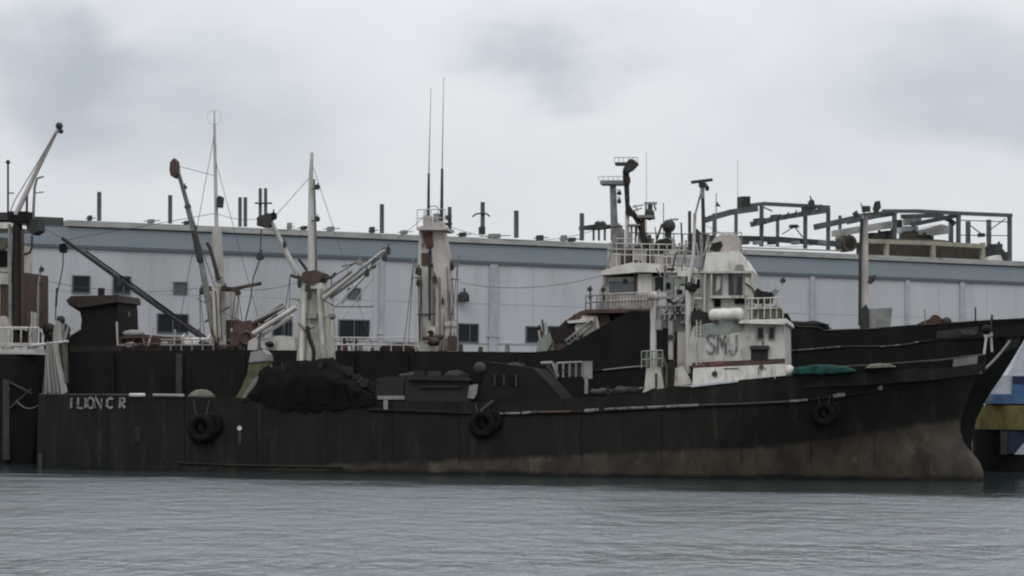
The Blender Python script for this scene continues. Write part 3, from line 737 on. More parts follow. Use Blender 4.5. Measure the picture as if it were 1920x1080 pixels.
# ---- folded booms low between the masts
for (a_, b_, r, m_) in [((395, 652), (398, 650), 4, 'rust'), ((440, 632), (532, 573), 5, 'rust'), ((452, 640), (556, 576), 5, 'offwhite'), ((466, 645), (550, 592), 3.4, 'bright'), ((450, 615), (535, 574), 3, 'grey'), ((470, 622), (557, 574), 3, 'rust')]:
    Bp('stowed_boom', tb(FB, [a_, b_], r, -3 - random.random() * 1.2), m_)
Bp('winch_frame', poly(FB, [(430, 668), (432, 625), (448, 604), (470, 600), (476, 620), (462, 640), (458, 668)], -3.8, 1.2), 'rust')
Bp('winch_drum', MB().tube(FB.at(462, 634, -4), FB.at(462, 634, -2.6), .42, .42, 14).torus(FB.at(462, 634, -4.02), .36, .1, 16, 6), 'rust')
Bp('winch_frame', poly(FB, [(462, 668), (466, 640), (478, 632), (482, 642), (480, 668)], -4.2, .8), 'pinkwhite')
# boom head arms left of white mast
mW = Bp('derrick_boom', tb(FB, [(565, 528, 0), (535, 470, -.5), (507, 412, -1)], 6, -.5, 8, None, 4), 'offwhite')
Bp('block', MB().prism(P(FB, [(484, 424), (506, 428), (512, 408), (506, 400), (494, 404), (484, 408)], -1), -1.3, -.7), 'dgrey', mW)
Bp('block', MB().lump(FB.at(513, 405, -1), .3, 6), 'black', mW); Bp('block', MB().lump(FB.at(534, 458, -.7), .22, 6), 'dgrey', mW)
Bp('hanging_block', MB().lump(FB.at(488, 481, -1), .3, 6, (1, .8, 1.2)), 'dgrey', mW)
Bp('hook_line', tb(FB, [(490, 430), (488, 476), (486, 490), (475, 520), (470, 560), (460, 602)], 1.3, -1), 'cable', mW)
Bp('derrick_brace', tb(FB, [(585, 520, 0), (560, 485, -.5)], 3.5, 0, 8, None, 2.6), 'dgrey', mW)
# ---- twin white mast
mT = Bp('twin_mast', poly(FB, [(785, 662), (787, 560), (783, 505), (786, 425), (806, 420), (806, 470), (806, 505), (804, 560), (808, 662)], -1.2, .9), 'white')
Bp('mast_leg', poly(FB, [(815, 662), (818, 560), (810, 470), (808, 418), (828, 414), (834, 440), (842, 480), (846, 662)], -1.4, .8), 'pinkwhite', mT)
Bp('mast_leg', poly(FB, [(806, 662), (806, 530), (812, 470), (818, 530), (822, 662)], .2, .4), 'cream', mT)
Bp('gap_shade_strip', rect(FB, 803, 470, 807, 600, -1.45, .1), 'dgrey', mT); Bp('gap_shade_strip', rect(FB, 822, 520, 825, 660, -1.5, .1), 'grey', mT)  # flat dark strips painting in the shaded gaps between the legs
Bp('head_box', rect(FB, 793, 404, 806, 425, -1.4, .7), 'pinkwhite', mT); Bp('head_box', rect(FB, 812, 400, 822, 425, -1.0, .7), 'grey', mT)
Bp('stiffener', tb(FB, [(787, 640), (789, 510)], 1.5, -1.5), 'rust', mT); Bp('stiffener', tb(FB, [(843, 650), (838, 500)], 1.5, -1.5), 'grey', mT)
Bp('platform', rect(FB, 781, 425, 836, 431, -1.9, 2.6), 'pinkwhite', mT)
Bp('platform_rail', railing(FB, [(782, 425), (834, 424)], 32, -1.8, 4, .03), 'pinkwhite', mT)
Bp('platform_rail', MB().torus(FB.at(812, 400, -.6), .45, .03, 14, 5), 'grey', mT)
Bp('rust_panel', poly(FB, [(791, 438), (810, 434), (812, 462), (800, 466)], -1.5, .28), 'redrust', mT)
Bp('rust_panel', rect(FB, 790, 474, 806, 498, -1.26, .1), 'rust', mT)
Bp('crosstree', MB().beam(FB.at(775, 498, -.8), FB.at(858, 497, -.8), .3, .22).path([FB.at(775, 498, -.8), FB.at(774, 484, -.8)], .06).path([FB.at(858, 497, -.8), FB.at(861, 480, -.8)], .06), 'grey', mT)
Bp('lamp', MB().lump(FB.at(785, 508, -1.2), .3, 6), 'dgrey', mT); Bp('lamp', MB().lump(FB.at(784, 530, -1.4), .22, 6), 'dgrey', mT)
Bp('lamp', MB().lump(FB.at(815, 524, -1.6), .2, 6, (1, 1, 1.6)), 'dgrey', mT); Bp('lamp', MB().lump(FB.at(847, 500, -1), .26, 6), 'dgrey', mT)
Bp('lamp', MB().lump(FB.at(830, 565, -1.6), .14, 6, (1, 1, 1.8)), 'rust', mT)
Bp('aerial_base', tb(FB, [(803, 425), (804, 325)], 3, -.8, 8, None, 2.2), 'dgrey', mT); Bp('aerial', tb(FB, [(804, 325), (808, 165)], 1.2, -.8, 6, None, .5), 'grey', mT)
Bp('aerial_base', tb(FB, [(828, 420), (829, 316)], 3.4, -.8, 8, None, 2.4), 'dgrey', mT); Bp('aerial', tb(FB, [(829, 316), (832, 145)], 1.2, -.8, 6, None, .5), 'grey', mT)
Bp('hatch', rect(FB, 799, 612, 817, 640, -1.5, .2), 'cream', mT)
Bp('porthole', MB().tube(FB.at(807, 625, -1.62), FB.at(807, 625, -1.45), .2, .2, 12), 'drust', mT)
Bp('ladder', MB().path([FB.at(832, 590, -1.6), FB.at(833, 660, -1.6)], .04).path([FB.at(855, 600, -1.6), FB.at(855, 662, -1.6)], .05), 'grey', mT)
Bp('locker', rect(FB, 834, 602, 857, 662, -1.9, .4), 'pinkwhite', mT)
for yy in (612, 636, 650): Bp('ladder_rung', MB().beam(FB.at(834, yy, -1.95), FB.at(857, yy, -1.95), .04, .06), 'grey', mT)
# ---- bridge
Bp('companion', poly(FB, [(1004, 668), (1010, 648), (1040, 632), (1050, 610), (1062, 600), (1085, 585), (1100, 580), (1140, 585), (1145, 604), (1100, 650), (1080, 660), (1050, 670)], -3.9, 4), 'rust')
Bp('winch_house', poly(FB, [(1082, 640), (1078, 612), (1092, 592), (1120, 592), (1124, 615), (1105, 640)], -4.1, .8), 'cream')
Bp('winch_house', poly(FB, [(1004, 664), (1008, 640), (1030, 622), (1036, 640), (1020, 668)], -4.2, .9), 'sage')
Bp('porch', poly(FB, [(1066, 606), (1062, 602), (1112, 596), (1112, 603)], -4.3, 2), 'bright')
Bp('porch', poly(FB, [(1030, 640), (1030, 616), (1052, 612), (1060, 600), (1085, 606), (1080, 640)], -4.0, .7), 'drust')
Bp('stair', MB().path([FB.at(1060, 640, -4.4), FB.at(1110, 600, -4.4)], .07).path([FB.at(1066, 646, -4.4), FB.at(1116, 606, -4.4)], .05), 'grey')
for i in range(9): Bp('ladder_rung', MB().beam(FB.at(1062 + i * 6, 641 - i * 5, -4.45), FB.at(1068 + i * 6, 646 - i * 5, -4.45), .05, .05), 'grey')
Bp('bridge_deck', rect(FB, 1098, 580, 1330, 587, -4.4, 8, -2), 'rust')
bw = Bp('wheelhouse', poly(FB, [(1133, 582), (1135, 520), (1330, 516), (1330, 582)], -3.4, 6.2), 'white')
Bp('roof', MB().prism(P(FB, [(1126, 516), (1128, 508), (1150, 500), (1185, 492), (1225, 494), (1262, 500), (1330, 502), (1330, 512), (1200, 510), (1165, 513)], -4.0), -4.0, 3.6), 'bright', bw)
Bp('window', rect(FB, 1142, 527, 1190, 551, -3.46, .05), 'gglass', bw); Bp('window', rect(FB, 1228, 520, 1250, 545, -3.46, .05), 'glass', bw)
Bp('window', rect(FB, 1168, 523, 1176, 532, -3.5, .05), 'glass', bw)
Bp('door', rect(FB, 1196, 512, 1222, 552, -3.52, .06), 'bright', bw); Bp('door_post', rect(FB, 1188, 511, 1193, 560, -3.55, .15), 'rust', bw)
Bp('window', rect(FB, 1200, 508, 1224, 513, -3.6, .05), 'gglass', bw)
Bp('railing', railing(FB, [(1140, 577), (1235, 573)], 26, -4.3, 16, .035), 'pinkwhite'); 
Bp('railing_panel', rect(FB, 1142, 552, 1240, 574, -4.2, .05), 'pinkwhite')
Bp('railing', railing(FB, [(1098, 581), (1140, 578)], 26, -4.3, 4, .04), 'grey')
for px, py in ((1106, 542), (1107, 556), (1131, 543), (1132, 558)): Bp('lamp', MB().lump(FB.at(px, py, -4.2), .2, 6), 'dgrey')
Bp('lamp_post', tb(FB, [(1107, 580), (1107, 538)], 1.5, -4.2), 'grey'); Bp('lamp_post', tb(FB, [(1131, 580), (1131, 538)], 1.5, -4.2), 'grey')
Bp('stay', tb(FB, [(1135, 520), (1127, 545), (1124, 580)], 4, -3.6), 'offwhite'); Bp('stay', tb(FB, [(1155, 440), (1128, 540)], 2, -3.6), 'grey')
# bridge-top clutter
Bp('searchlight_box', rect(FB, 1186, 466, 1212, 488, -2.6, 1.2), 'pinkwhite'); Bp('searchlight_box', rect(FB, 1188, 462, 1210, 466, -2.8, 1.4), 'dgrey')
Bp('flag_locker', rect(FB, 1164, 464, 1184, 494, -2.4, 1.2), 'rust'); Bp('flag_locker', rect(FB, 1142, 474, 1164, 500, -2.2, 1.2), 'pinkwhite')
Bp('railing', railing(FB, [(1140, 498), (1330, 502)], 42, -3.2, 12, .035, None, (1, .75, .5)), 'offwhite')
Bp('railing', railing(FB, [(1180, 498), (1330, 502)], 62, -1.2, 9, .035, None, (1, .6)), 'grey')
Bp('awning_frame', poly(FB, [(1216, 492), (1220, 462), (1236, 448), (1262, 446), (1262, 456), (1244, 462), (1236, 492)], -2, 1.2), 'sage')
Bp('compass_stand', MB().tube(FB.at(1218, 490, -2), FB.at(1218, 440, -2), .1).tube(FB.at(1206, 410, -2), FB.at(1208, 500, -2), .13), 'rust')
Bp('antenna_dome', MB().tube(FB.at(1254, 470, -1.5), FB.at(1254, 432, -1.5), .16).ball(FB.at(1254, 424, -1.5), .4, 8), 'dgrey')
Bp('radar_bar', MB().beam(FB.at(1256, 412, -1.5), FB.at(1272, 411, -1.5), .12, .1).tube(FB.at(1256, 420, -1.5), FB.at(1258, 411, -1.5), .06), 'grey')
Bp('aerial', tb(FB, [(1244, 450), (1244, 380)], .9, -1), 'grey'); Bp('aerial', tb(FB, [(1212, 440), (1212, 285)], .6, -1, 6, None, .4), 'grey')
Bp('funnel_top', poly(FB, [(1226, 470), (1230, 452), (1250, 446), (1262, 452), (1262, 462), (1246, 464), (1240, 472)], -2.6, 1.2), 'drust')
# radar masts
r1 = Bp('radar_mast', tb(FB, [(1156, 500), (1152, 430), (1149, 345)], 8, -.6, 10, None, 6), 'grey')
Bp('radar_platform', rect(FB, 1125, 338, 1168, 345, -1.2, 1.2), 'grey', r1); Bp('radar_platform_rail', railing(FB, [(1122, 338), (1168, 338)], 7, -1.2, 5, .02, None, (1,)), 'offwhite', r1)
Bp('mast_foot', poly(FB, [(1148, 428), (1160, 418), (1168, 430), (1168, 470), (1146, 470)], -1, .8), 'grey', r1)
for py in (362, 377): Bp('lamp', MB().lump(FB.at(1161, py, -1), .2, 6, (1, 1, .9)), 'dgrey', r1)
for py in (355, 369): Bp('lamp_bracket', MB().beam(FB.at(1152, py, -1), FB.at(1164, py + 2, -1), .06, .05), 'offwhite', r1)
r2 = Bp('radar_mast', tb(FB, [(1177, 400), (1175, 350), (1174, 315)], 4, -2, 10, None, 6), 'drust', None)
Bp('radar_scanner', rect(FB, 1153, 304, 1195, 309, -2.4, .7), 'dgrey', r2); Bp('radar_platform_rail', railing(FB, [(1152, 304), (1195, 304)], 9, -2.4, 5, .02, None, (1,)), 'grey', r2)
Bp('radar_motor', poly(FB, [(1168, 318), (1174, 304), (1182, 297), (1190, 300), (1192, 310), (1184, 318), (1176, 322)], -2.5, .8), 'dgrey', r2)
Bp('mast_sleeve', tb(FB, [(1175, 346), (1173, 320)], 6, -2), 'drust', r2); Bp('mast_sleeve', MB().lump(FB.at(1178, 338, -2.1), .28, 6), 'drust', r2); Bp('mast_sleeve', MB().lump(FB.at(1176, 370, -2.1), .2, 6), 'dgrey', r2)
Bp('mast_bracket', poly(FB, [(1172, 402), (1173, 388), (1178, 381), (1190, 400), (1196, 406), (1184, 406)], -2.3, .5), 'drust', r2)
Bp('mast_strut', tb(FB, [(1186, 398), (1200, 420), (1208, 450), (1212, 495)], 5, -2, 8, None, 7), 'drust', r2)
Bp('mast_strut', tb(FB, [(1176, 404), (1176, 495)], 4, -2), 'offwhite', r2)
Bp('platform', rect(FB, 1194, 403, 1224, 408, -2.4, 1.4), 'grey'); Bp('platform', rect(FB, 1176, 420, 1200, 423, -2.4, 1), 'grey')
Bp('horn', MB().ball(FB.at(1218, 402, -2), .3, 6, (1, 1, 1.2)).tube(FB.at(1219, 402, -2), FB.at(1219, 383, -2), .14), 'dgrey')
Bp('crossbar', MB().beam(FB.at(1208, 381, -2), FB.at(1232, 381, -2), .1, .14).tube(FB.at(1211, 404, -2), FB.at(1211, 382, -2), .06).tube(FB.at(1230, 395, -2), FB.at(1226, 382, -2), .06), 'sage')
for a_, b_ in (((1186, 388), (1206, 384)), ((1188, 395), (1204, 390)), ((1190, 384), (1196, 396))): Bp('brace', tb(FB, [a_, b_], 1.2, -2), 'grey')
for px in (1184, 1192, 1200): Bp('post', tb(FB, [(px, 498), (px, 425)], 2.2, -1.6), 'offwhite')
# more bridge behind the white posts
Bp('bridge_front', poly(FB, [(1255, 582), (1255, 520), (1240, 508), (1290, 508), (1318, 512), (1318, 582)], -3.9, .45), 'sage')
Bp('dark_opening', rect(FB, 1286, 520, 1302, 548, -4.0, .08), 'void'); 
# ---- foremast
fm = Bp('foremast', tb(FB, [(1622, 617), (1622, 480), (1622, 400)], 7, 0, 10, None, 5.5), 'pinkwhite')
Bp('foremast_top', tb(FB, [(1621, 402), (1614, 380)], 3, 0, 8, None, 1.6), 'offwhite', fm)
Bp('floodlight', rect(FB, 1616, 386, 1632, 396, -.8, .5), 'dgrey', fm); Bp('floodlight', poly(FB, [(1636, 392), (1640, 378), (1650, 376), (1652, 388), (1642, 402)], -.8, .5), 'dgrey', fm)
Bp('floodlight', poly(FB, [(1602, 410), (1598, 400), (1606, 394), (1612, 404)], -.8, .4), 'dgrey', fm)
Bp('lamp_bar', MB().beam(FB.at(1600, 404, -.4), FB.at(1652, 398, -.4), .1, .12), 'grey', fm)
Bp('lamp', poly(FB, [(1627, 530), (1629, 518), (1643, 515), (1640, 526), (1632, 533)], -.8, .4), 'dgrey', fm)
Bp('mast_cable', tb(FB, [(1612, 610), (1613, 470), (1616, 410)], 3, -.3), 'dgrey', fm)
Bp('winch_house', poly(FB, [(1617, 620), (1619, 579), (1673, 577), (1671, 600), (1664, 620)], -1.6, 2.6), 'grey')
Bp('winch_house', poly(FB, [(1612, 620), (1612, 582), (1624, 570), (1630, 582), (1630, 620)], -1.7, .6), 'dgrey')
Bp('windlass', MB().prism(P(FB, [(1716, 610), (1726, 604), (1742, 598), (1758, 596), (1772, 598), (1784, 606), (1784, 612), (1716, 612)], -1.5), -1.5, 1), 'rust')
Bp('windlass_drum', MB().tube(FB.at(1754, 601, -1.9), FB.at(1754, 601, -1.2), .34, .34, 12), 'redrust'); Bp('windlass_drum', MB().ball(FB.at(1775, 603, -1.6), .28, 6), 'dgrey')
Bp('flag_staff', tb(FB, [(1735, 612), (1734, 580)], 1.3, -1.5), 'grey'); Bp('flag_staff', tb(FB, [(1829, 603), (1829, 576)], 1.6, -.8), 'dgrey'); Bp('flag_staff', tb(FB, [(1860, 600), (1860, 590)], 2.2, -.4), 'dgrey')
Bp('bulwark_cap', hullstrip(hb_, [(1490, 612), (1535, 614), (1545, 620), (1640, 617), (1740, 609), (1800, 605), (1920, 598)], .06, .0), 'drust')
Bp('canvas_heap', MB().ball(FB.at(1505, 612, -3.8), .7, 8, (2.2, .6, .4), .4), 'black')
Bp('anchor_pocket', hullpatch(hb_, [(1888, 628), (1918, 622), (1908, 650), (1884, 660)], .04), 'dgrey')
# more gear on the bridge roof, and round the feet of the masts
rb_ = random.Random(5)
for i in range(46):
    px = rb_.uniform(1145, 1340); py = rb_.uniform(408, 498); y_ = rb_.uniform(-3, 1.5); k = rb_.random()
    m_ = rb_.choice(['offwhite', 'grey', 'pinkwhite', 'dgrey', 'sage', 'rust', 'drust'])
    if k < .5: Bp('rigging_rod', tb(FB, [(px, min(500, py + rb_.uniform(20, 60))), (px + rb_.uniform(-10, 10), py)], rb_.uniform(.8, 2.2), y_), m_)
    elif k < .75: Bp('fitting', rect(FB, px, py + 20, px + rb_.uniform(6, 20), min(504, py + rb_.uniform(28, 44)), y_, .5), m_)
    else: Bp('rigging_rod', tb(FB, [(px - rb_.uniform(8, 24), py), (px + rb_.uniform(8, 24), py + rb_.uniform(-4, 4))], rb_.uniform(.8, 1.8), y_), m_)
for cx, cy, sx, n_ in ((410, 640, 34, 12), (470, 640, 40, 12), (812, 630, 34, 10), (1050, 625, 40, 16), (270, 642, 60, 10), (106, 625, 22, 8), (720, 648, 60, 8)):
    for i in range(n_):
        px = cx + rb_.uniform(-sx, sx); y_ = rb_.uniform(-4, -2.2); k = rb_.random()
        m_ = rb_.choice(['rust', 'grey', 'drust', 'dgrey', 'pinkwhite', 'offwhite'])
        if k < .5: Bp('rigging_rod', tb(FB, [(px, 657), (px + rb_.uniform(-14, 14), cy - rb_.uniform(4, 40))], rb_.uniform(1, 2.4), y_), m_)
        elif k < .8: Bp('fitting', MB().ball(FB.at(px, cy + rb_.uniform(0, 12), y_), rb_.uniform(.15, .34), 7, (1.3, 1, .8), .5), rb_.choice(['rust', 'drust', 'dgrey', 'grey']))
        else: Bp('fitting', rect(FB, px, cy, px + rb_.uniform(6, 18), 657, y_, .6), m_)
for px, py in ((374, 543), (404, 545), (446, 545), (544, 516), (622, 520), (775, 498), (858, 497)):
    for j in range(2):
        Bp('running_line', tb(FB, [(px, py, -.6), (px + rb_.uniform(-22, 22), 655, -2.5)], .8, -1, 5), 'cable')
for a_, b_ in (((404, 240, 0), (330, 640, -2)), ((404, 300, 0), (500, 655, -2)), ((583, 300, 0), (700, 655, -2)), ((583, 330, 0), (512, 410, -1)), ((804, 400, 0), (724, 466, -2)), ((330, 310, -2.8), (404, 330, 0)), ((122, 450, -4), (404, 400, 0)), ((30, 400, 0), (116, 446, -4))):
    Bp('stay_wire', tb(FB, [a_, b_], .55, 0, 5), 'cable')
for (x0, y0), (x1, y1) in (((430, 640), (442, 550)), ((398, 640), (392, 560)), ((575, 640), (560, 560)), ((786, 640), (784, 520)), ((846, 640), (842, 520))):
    Bp('ladder', MB().path([FB.at(x0, y0, -2), FB.at(x1, y1, -1.2)], .03).path([FB.at(x0 + 6, y0, -2), FB.at(x1 + 6, y1, -1.2)], .03), 'rust')
for a_, b_, r_, m_ in (((370, 560, -1), (448, 600, -1.5), 1.4, 'grey'), ((384, 604, -1.5), (430, 575, -1), 1.8, 'rust'), ((545, 560, -1), (636, 575, -1), 1.3, 'grey'), ((560, 640, -2), (616, 600, -2), 1.6, 'dgrey'), ((640, 600, -2), (700, 520, -2), 1.2, 'pinkwhite'), ((612, 590, -2), (724, 478, -2), 1.8, 'pinkwhite'), ((770, 520, -1), (862, 524, -1), 1.3, 'grey'), ((782, 590, -1.3), (850, 588, -1.3), 1.3, 'rust'), ((440, 610, -3), (548, 600, -3), 1.6, 'rust'), ((436, 655, -3.5), (520, 590, -3.5), 2.2, 'drust')):
    Bp('rigging_rod', tb(FB, [a_, b_], r_, -1, 6), m_)
# rigging
for a_, b_, dr in [((448, 543, -.4), (562, 528, 0), .2), ((862, 530, -1), (1130, 516, -3), .5), ((490, 425, -1), (584, 420, 0), .3), ((374, 540, 0), (60, 520, -2), .5), ((830, 420, -.8), (1150, 420, -.6), 1.0), ((406, 400, 0), (507, 405, -1), .3), ((1318, 420, 0), (1616, 430, 0), 1.2)]:
    Bp('stay_wire', MB().path(sag(FB.at(*a_), FB.at(*b_), dr), .016, 5), 'cable')

# ================================================================ FRONT TRAWLER (A)
bowA = [(1850, 660), (1838, 690), (1822, 730), (1808, 765), (1800, 790), (1801, 812), (1808, 832), (1822, 848), (1836, 864), (1844, 882), (1845, 905)]
Hull.bulb = .95
hl = Hull(FA, (70, 800), bowA, [(70, 739), (250, 741), (440, 746), (640, 748), (700, 752), (930, 754), (1000, 752), (1200, 737), (1265, 724), (1475, 702), (1488, 692), (1640, 685), (1760, 676), (1850, 664)], 4.4, 12, 20)
zb = []
for px, py in [(80, 885), (480, 877), (700, 868), (1000, 858), (1240, 846), (1400, 842), (1500, 832), (1640, 810), (1780, 789), (1850, 780)]:
    p = hl.on(px, py, 0); zb.append((p.x, p.z))
print('boot top', [(round(a, 1), round(b, 2)) for a, b in zb])
M['hullA'] = mat('black hull of the front trawler', (.0076, .0078, .0073), (.0125, .0118, .0104), c3=(.030, .024, .018), scale=.8, streak=4, lo3=.54, hi3=.74, speck=((.022, .022, .020), 2.6, .70), rough=.65, spec=.14,
                 zones=(zb, 5.0, (.056, .045, .034), (.022, .0185, .015), .22, (.008, .009, .008)))
tA = Thing('trawler', 'front trawler nearest the water, long black hull with rust brown waterline and small white house', 'trawler', FA)
hl.build(tA, M['hullA'], M['drust'])
def Ap(name, mb, m, parent=None, label=None): return tA.part(name, mb, m, parent, label)
# rubbing strake with worn white paint
Ap('rub_rail', hullstrip(hl, [(690, 768), (930, 777), (1100, 772), (1320, 761), (1480, 754), (1590, 741), (1700, 724), (1790, 704)], .08, .04), 'black')
for pts, r in [([(934, 776), (975, 775)], .085), ([(978, 775), (1008, 773)], .10), ([(1096, 771), (1122, 769)], .12), ([(1134, 768), (1200, 765), (1310, 760)], .10), ([(1480, 753), (1514, 750)], .09), ([(1562, 743), (1584, 740)], .15), ([(1570, 693), (1590, 691)], .06)]:
    Ap('worn_paint_strip', hullstrip(hl, pts, r * .85, .08), 'wornpaint')
Ap('worn_paint_strip', hullstrip(hl, [(1312, 760), (1400, 757), (1480, 753)], .07, .08), 'dgrey')
Ap('worn_paint_strip', hullstrip(hl, [(1010, 773), (1070, 772)], .07, .08), 'rust')
Ap('worn_paint_strip', hullstrip(hl, [(335, 868), (440, 872), (640, 876)], .05, .03), 'olive')
Ap('capping_plate', hullstrip(hl, [(243, 741), (272, 741)], .11, .02), 'white'); Ap('capping_plate', hullstrip(hl, [(287, 741), (345, 742)], .09, .02), 'grey')
Ap('bulwark_cap', hullstrip(hl, [(1488, 692), (1640, 685), (1760, 676), (1846, 665)], .06, .0), 'dgrey')
Ap('bulwark_cap', hullstrip(hl, [(75, 740), (240, 741)], .06, .0), 'dgrey')
Ap('fairlead_plate', hullpatch(hl, [(1788, 673), (1834, 667), (1832, 682), (1786, 688)], .05), 'grey')
Ap('anchor_mark', MB().ball(hl.on(1650, 727, .02), .15, 6, (1, .3, 1)), 'grey')
Ap('discharge_pipe', MB().tube(hl.on(449, 803, .12), hl.on(449, 803, -.1), .13, .13, 10), 'bright'); Ap('drip_stain', hullpatch(hl, [(446, 808), (453, 808), (452, 832), (447, 832)], .03), 'dgrey')
Ap('drip_stain', hullpatch(hl, [(252, 800), (264, 800), (262, 828), (254, 828)], .03), 'olive')
Ap('stern_fender_bar', hullpatch(hl, [(72, 850), (80, 850), (78, 878), (72, 878)], .04), 'dgrey')
# side plating seams
for px in (200, 345, 480, 610, 735, 860, 1090, 1240, 1390, 1520, 1640):
    Ap('frame_seam', hullstrip(hl, [(px, 756 if px < 900 else 780), (px + 1, 868)], .018, .02, 4), 'black')
# lettering
LET = {'I': [[(.5, 0), (.5, 1)]], 'L': [[(.1, 1), (.1, 0), (.9, 0)]], 'O': [[(.3, 0), (.05, .25), (.05, .75), (.3, 1), (.7, 1), (.95, .75), (.95, .25), (.7, 0), (.3, 0)]], 'N': [[(.05, 0), (.05, 1), (.95, 0), (.95, 1)]], 'C': [[(.95, .85), (.6, 1), (.15, .8), (.1, .2), (.6, 0), (.95, .15)]], 'R': [[(.1, 0), (.1, 1), (.8, .95), (.85, .6), (.3, .5), (.95, 0)]]}
for ch, px0, px1 in (('I', 130, 139), ('L', 146, 157), ('I', 158, 164), ('O', 164, 177), ('N', 179, 192), ('C', 200, 213), ('R', 224, 236)):
    q0 = hl.on(px0, 765, .0); q1 = hl.on(px1, 765, .0); q2 = hl.on(px0, 746, 0)
    strokes(tA, LET[ch], q0, q1.x - q0.x, q2.z - q0.z, .11, min(q0.y, q1.y, q2.y) - .07, 'letter')

# --- work deck gear
Ap('deckhouse', poly(FA, [(758, 772), (760, 712), (770, 704), (880, 706), (884, 772)], -4.2, 5), 'olive')
Ap('roof_edge', poly(FA, [(764, 708), (884, 710), (884, 714), (764, 712)], -4.5, 5.6), 'olive')
Ap('ledge', rect(FA, 785, 722, 862, 727, -4.35, .15), 'olive'); 
Ap('locker', poly(FA, [(704, 750), (706, 709), (722, 706), (756, 707), (758, 750)], -4.25, 3), 'olive')
Ap('white_strip', rect(FA, 708, 742, 758, 749, -4.32, .08), 'grey'); Ap('white_strip', rect(FA, 719, 750, 727, 768, -4.5, .08), 'grey')
Ap('winch_house', poly(FA, [(882, 770), (884, 690), (900, 676), (1000, 690), (1030, 720), (1060, 755), (1060, 770)], -4.0, 4.5), 'black')
Ap('vent_opening', MB().tube(FA.at(893, 708, -4.15), FA.at(893, 708, -3.8), .3, .3, 14), 'void'); Ap('vent_hood', MB().ball(FA.at(900, 690, -4), .36, 8, (1, .6, .9)), 'dgrey')
Ap('hatch_flap', poly(FA, [(876, 746), (880, 722), (896, 720), (894, 738), (888, 748)], -4.3, .1), 'grey')
for px in (930, 954): Ap('window', rect(FA, px, 705, px + 12, 722, -4.05, .08), 'void')
for px in (926, 943, 966): Ap('window_post', rect(FA, px, 702, px + 3, 724, -4.1, .08), 'dgrey')
Ap('davit', tb(FA, [(895, 782), (905, 768), (925, 752)], 3.5, -4.7), 'dgrey')
Ap('rail_gate', railing(FA, [(1044, 708), (1092, 706)], 27, -3.9, 4, .06, None, (1,)), 'grey'); Ap('gate_post', rect(FA, 1094, 677, 1110, 710, -4, .2), 'grey'); Ap('gate_post', rect(FA, 1096, 706, 1102, 738, -4, .2), 'grey')
Ap('gate_panel', rect(FA, 1064, 686, 1090, 706, -3.8, .1), 'dgrey'); Ap('gate_brace', tb(FA, [(1014, 681), (1036, 680), (1046, 706)], 3, -3.9), 'grey'); Ap('gate_brace', tb(FA, [(1026, 684), (1044, 712)], 3.6, -3.9), 'dgrey')
# stern quarter gallows, moss-covered
Ap('gallows', poly(FA, [(440, 748), (452, 728), (464, 700), (466, 684), (472, 672), (502, 672), (500, 690), (488, 712), (476, 748)], -3.6, .9), 'moss')
Ap('gallows_brace', poly(FA, [(452, 748), (474, 712), (486, 704), (488, 716), (470, 748)], -3.85, .2), 'grey')
Ap('gallows_head', poly(FA, [(466, 680), (470, 660), (492, 656), (500, 664), (502, 676)], -3.7, 1.1), 'grey')
# hatch dome
Ap('hatch_dome', MB().ball(FA.at(378, 748, -3.4), .66, 10, (1.15, 1, .8)), 'canvas'); Ap('hatch_dome_base', MB().tube(FA.at(378, 752, -3.4), FA.at(378, 742, -3.4), .8, .78, 18), 'canvas')
# ---- white column mast of the front trawler
mM = Ap('mast', poly(FA, [(556, 676), (560, 590), (564, 545), (570, 520), (596, 516), (604, 545), (610, 590), (616, 676)], -.8, 1.6), 'cream')
Ap('column_edge', tb(FA, [(566, 676), (572, 540)], 5, -1.0), 'bright', mM); Ap('column_edge', tb(FA, [(606, 674), (598, 540)], 5, -1.0), 'white', mM)
Ap('topmast', tb(FA, [(584, 522), (583, 400), (583, 330), (585, 286)], 7, -.1, 8, None, 3), 'offwhite', mM)
Ap('topmast_strut', tb(FA, [(592, 520), (590, 400), (589, 336)], 4, .5, 8, None, 2), 'grey', mM)
for py in (350, 410): Ap('lamp', MB().lump(FA.at(595, py, -.4), .2, 6), 'dgrey', mM); Ap('lamp_bracket', MB().beam(FA.at(584, py + 4, -.3), FA.at(598, py + 5, -.3), .06, .05), 'dgrey', mM)
Ap('mast_head', poly(FA, [(560, 526), (568, 510), (592, 506), (604, 512), (600, 526), (586, 534)], -1.2, 1.6), 'rust', mM)
Ap('mast_band', rect(FA, 566, 530, 602, 541, -1.1, .4), 'bright', mM)
for px, py in ((562, 530), (577, 540), (580, 552)): Ap('block', MB().lump(FA.at(px, py, -1.5), .24, 6, (1, .8, 1.3)), 'dgrey', mM)
Ap('crosstree', tb(FA, [(545, 516), (560, 520), (600, 524), (622, 520), (630, 512)], 3.2, -.8), 'dgrey', mM)
Ap('mast_cross', tb(FA, [(560, 606), (572, 618), (590, 612)], 3, -1.2), 'grey', mM)
Ap('hose', MB().path([FA.at(576, 612, -1.4), FA.at(580, 635, -1.4), FA.at(588, 655, -1.4), FA.at(588, 680, -1.4)], .13), 'drust', mM)
Ap('platform', rect(FA, 577, 588, 594, 597, -1.15, .5), 'grey', mM); Ap('lamp_bracket', MB().beam(FA.at(594, 600, -1), FA.at(620, 592, -1), .07, .06).ball(FA.at(623, 593, -1), .2, 6), 'grey', mM)
Ap('boom', tb(FA, [(598, 566, -.8), (720, 470, -2)], 5, -1, 8, None, 3), 'offwhite', mM); Ap('boom', tb(FA, [(610, 548, -.6), (660, 508, -1)], 3, -1), 'grey', mM)
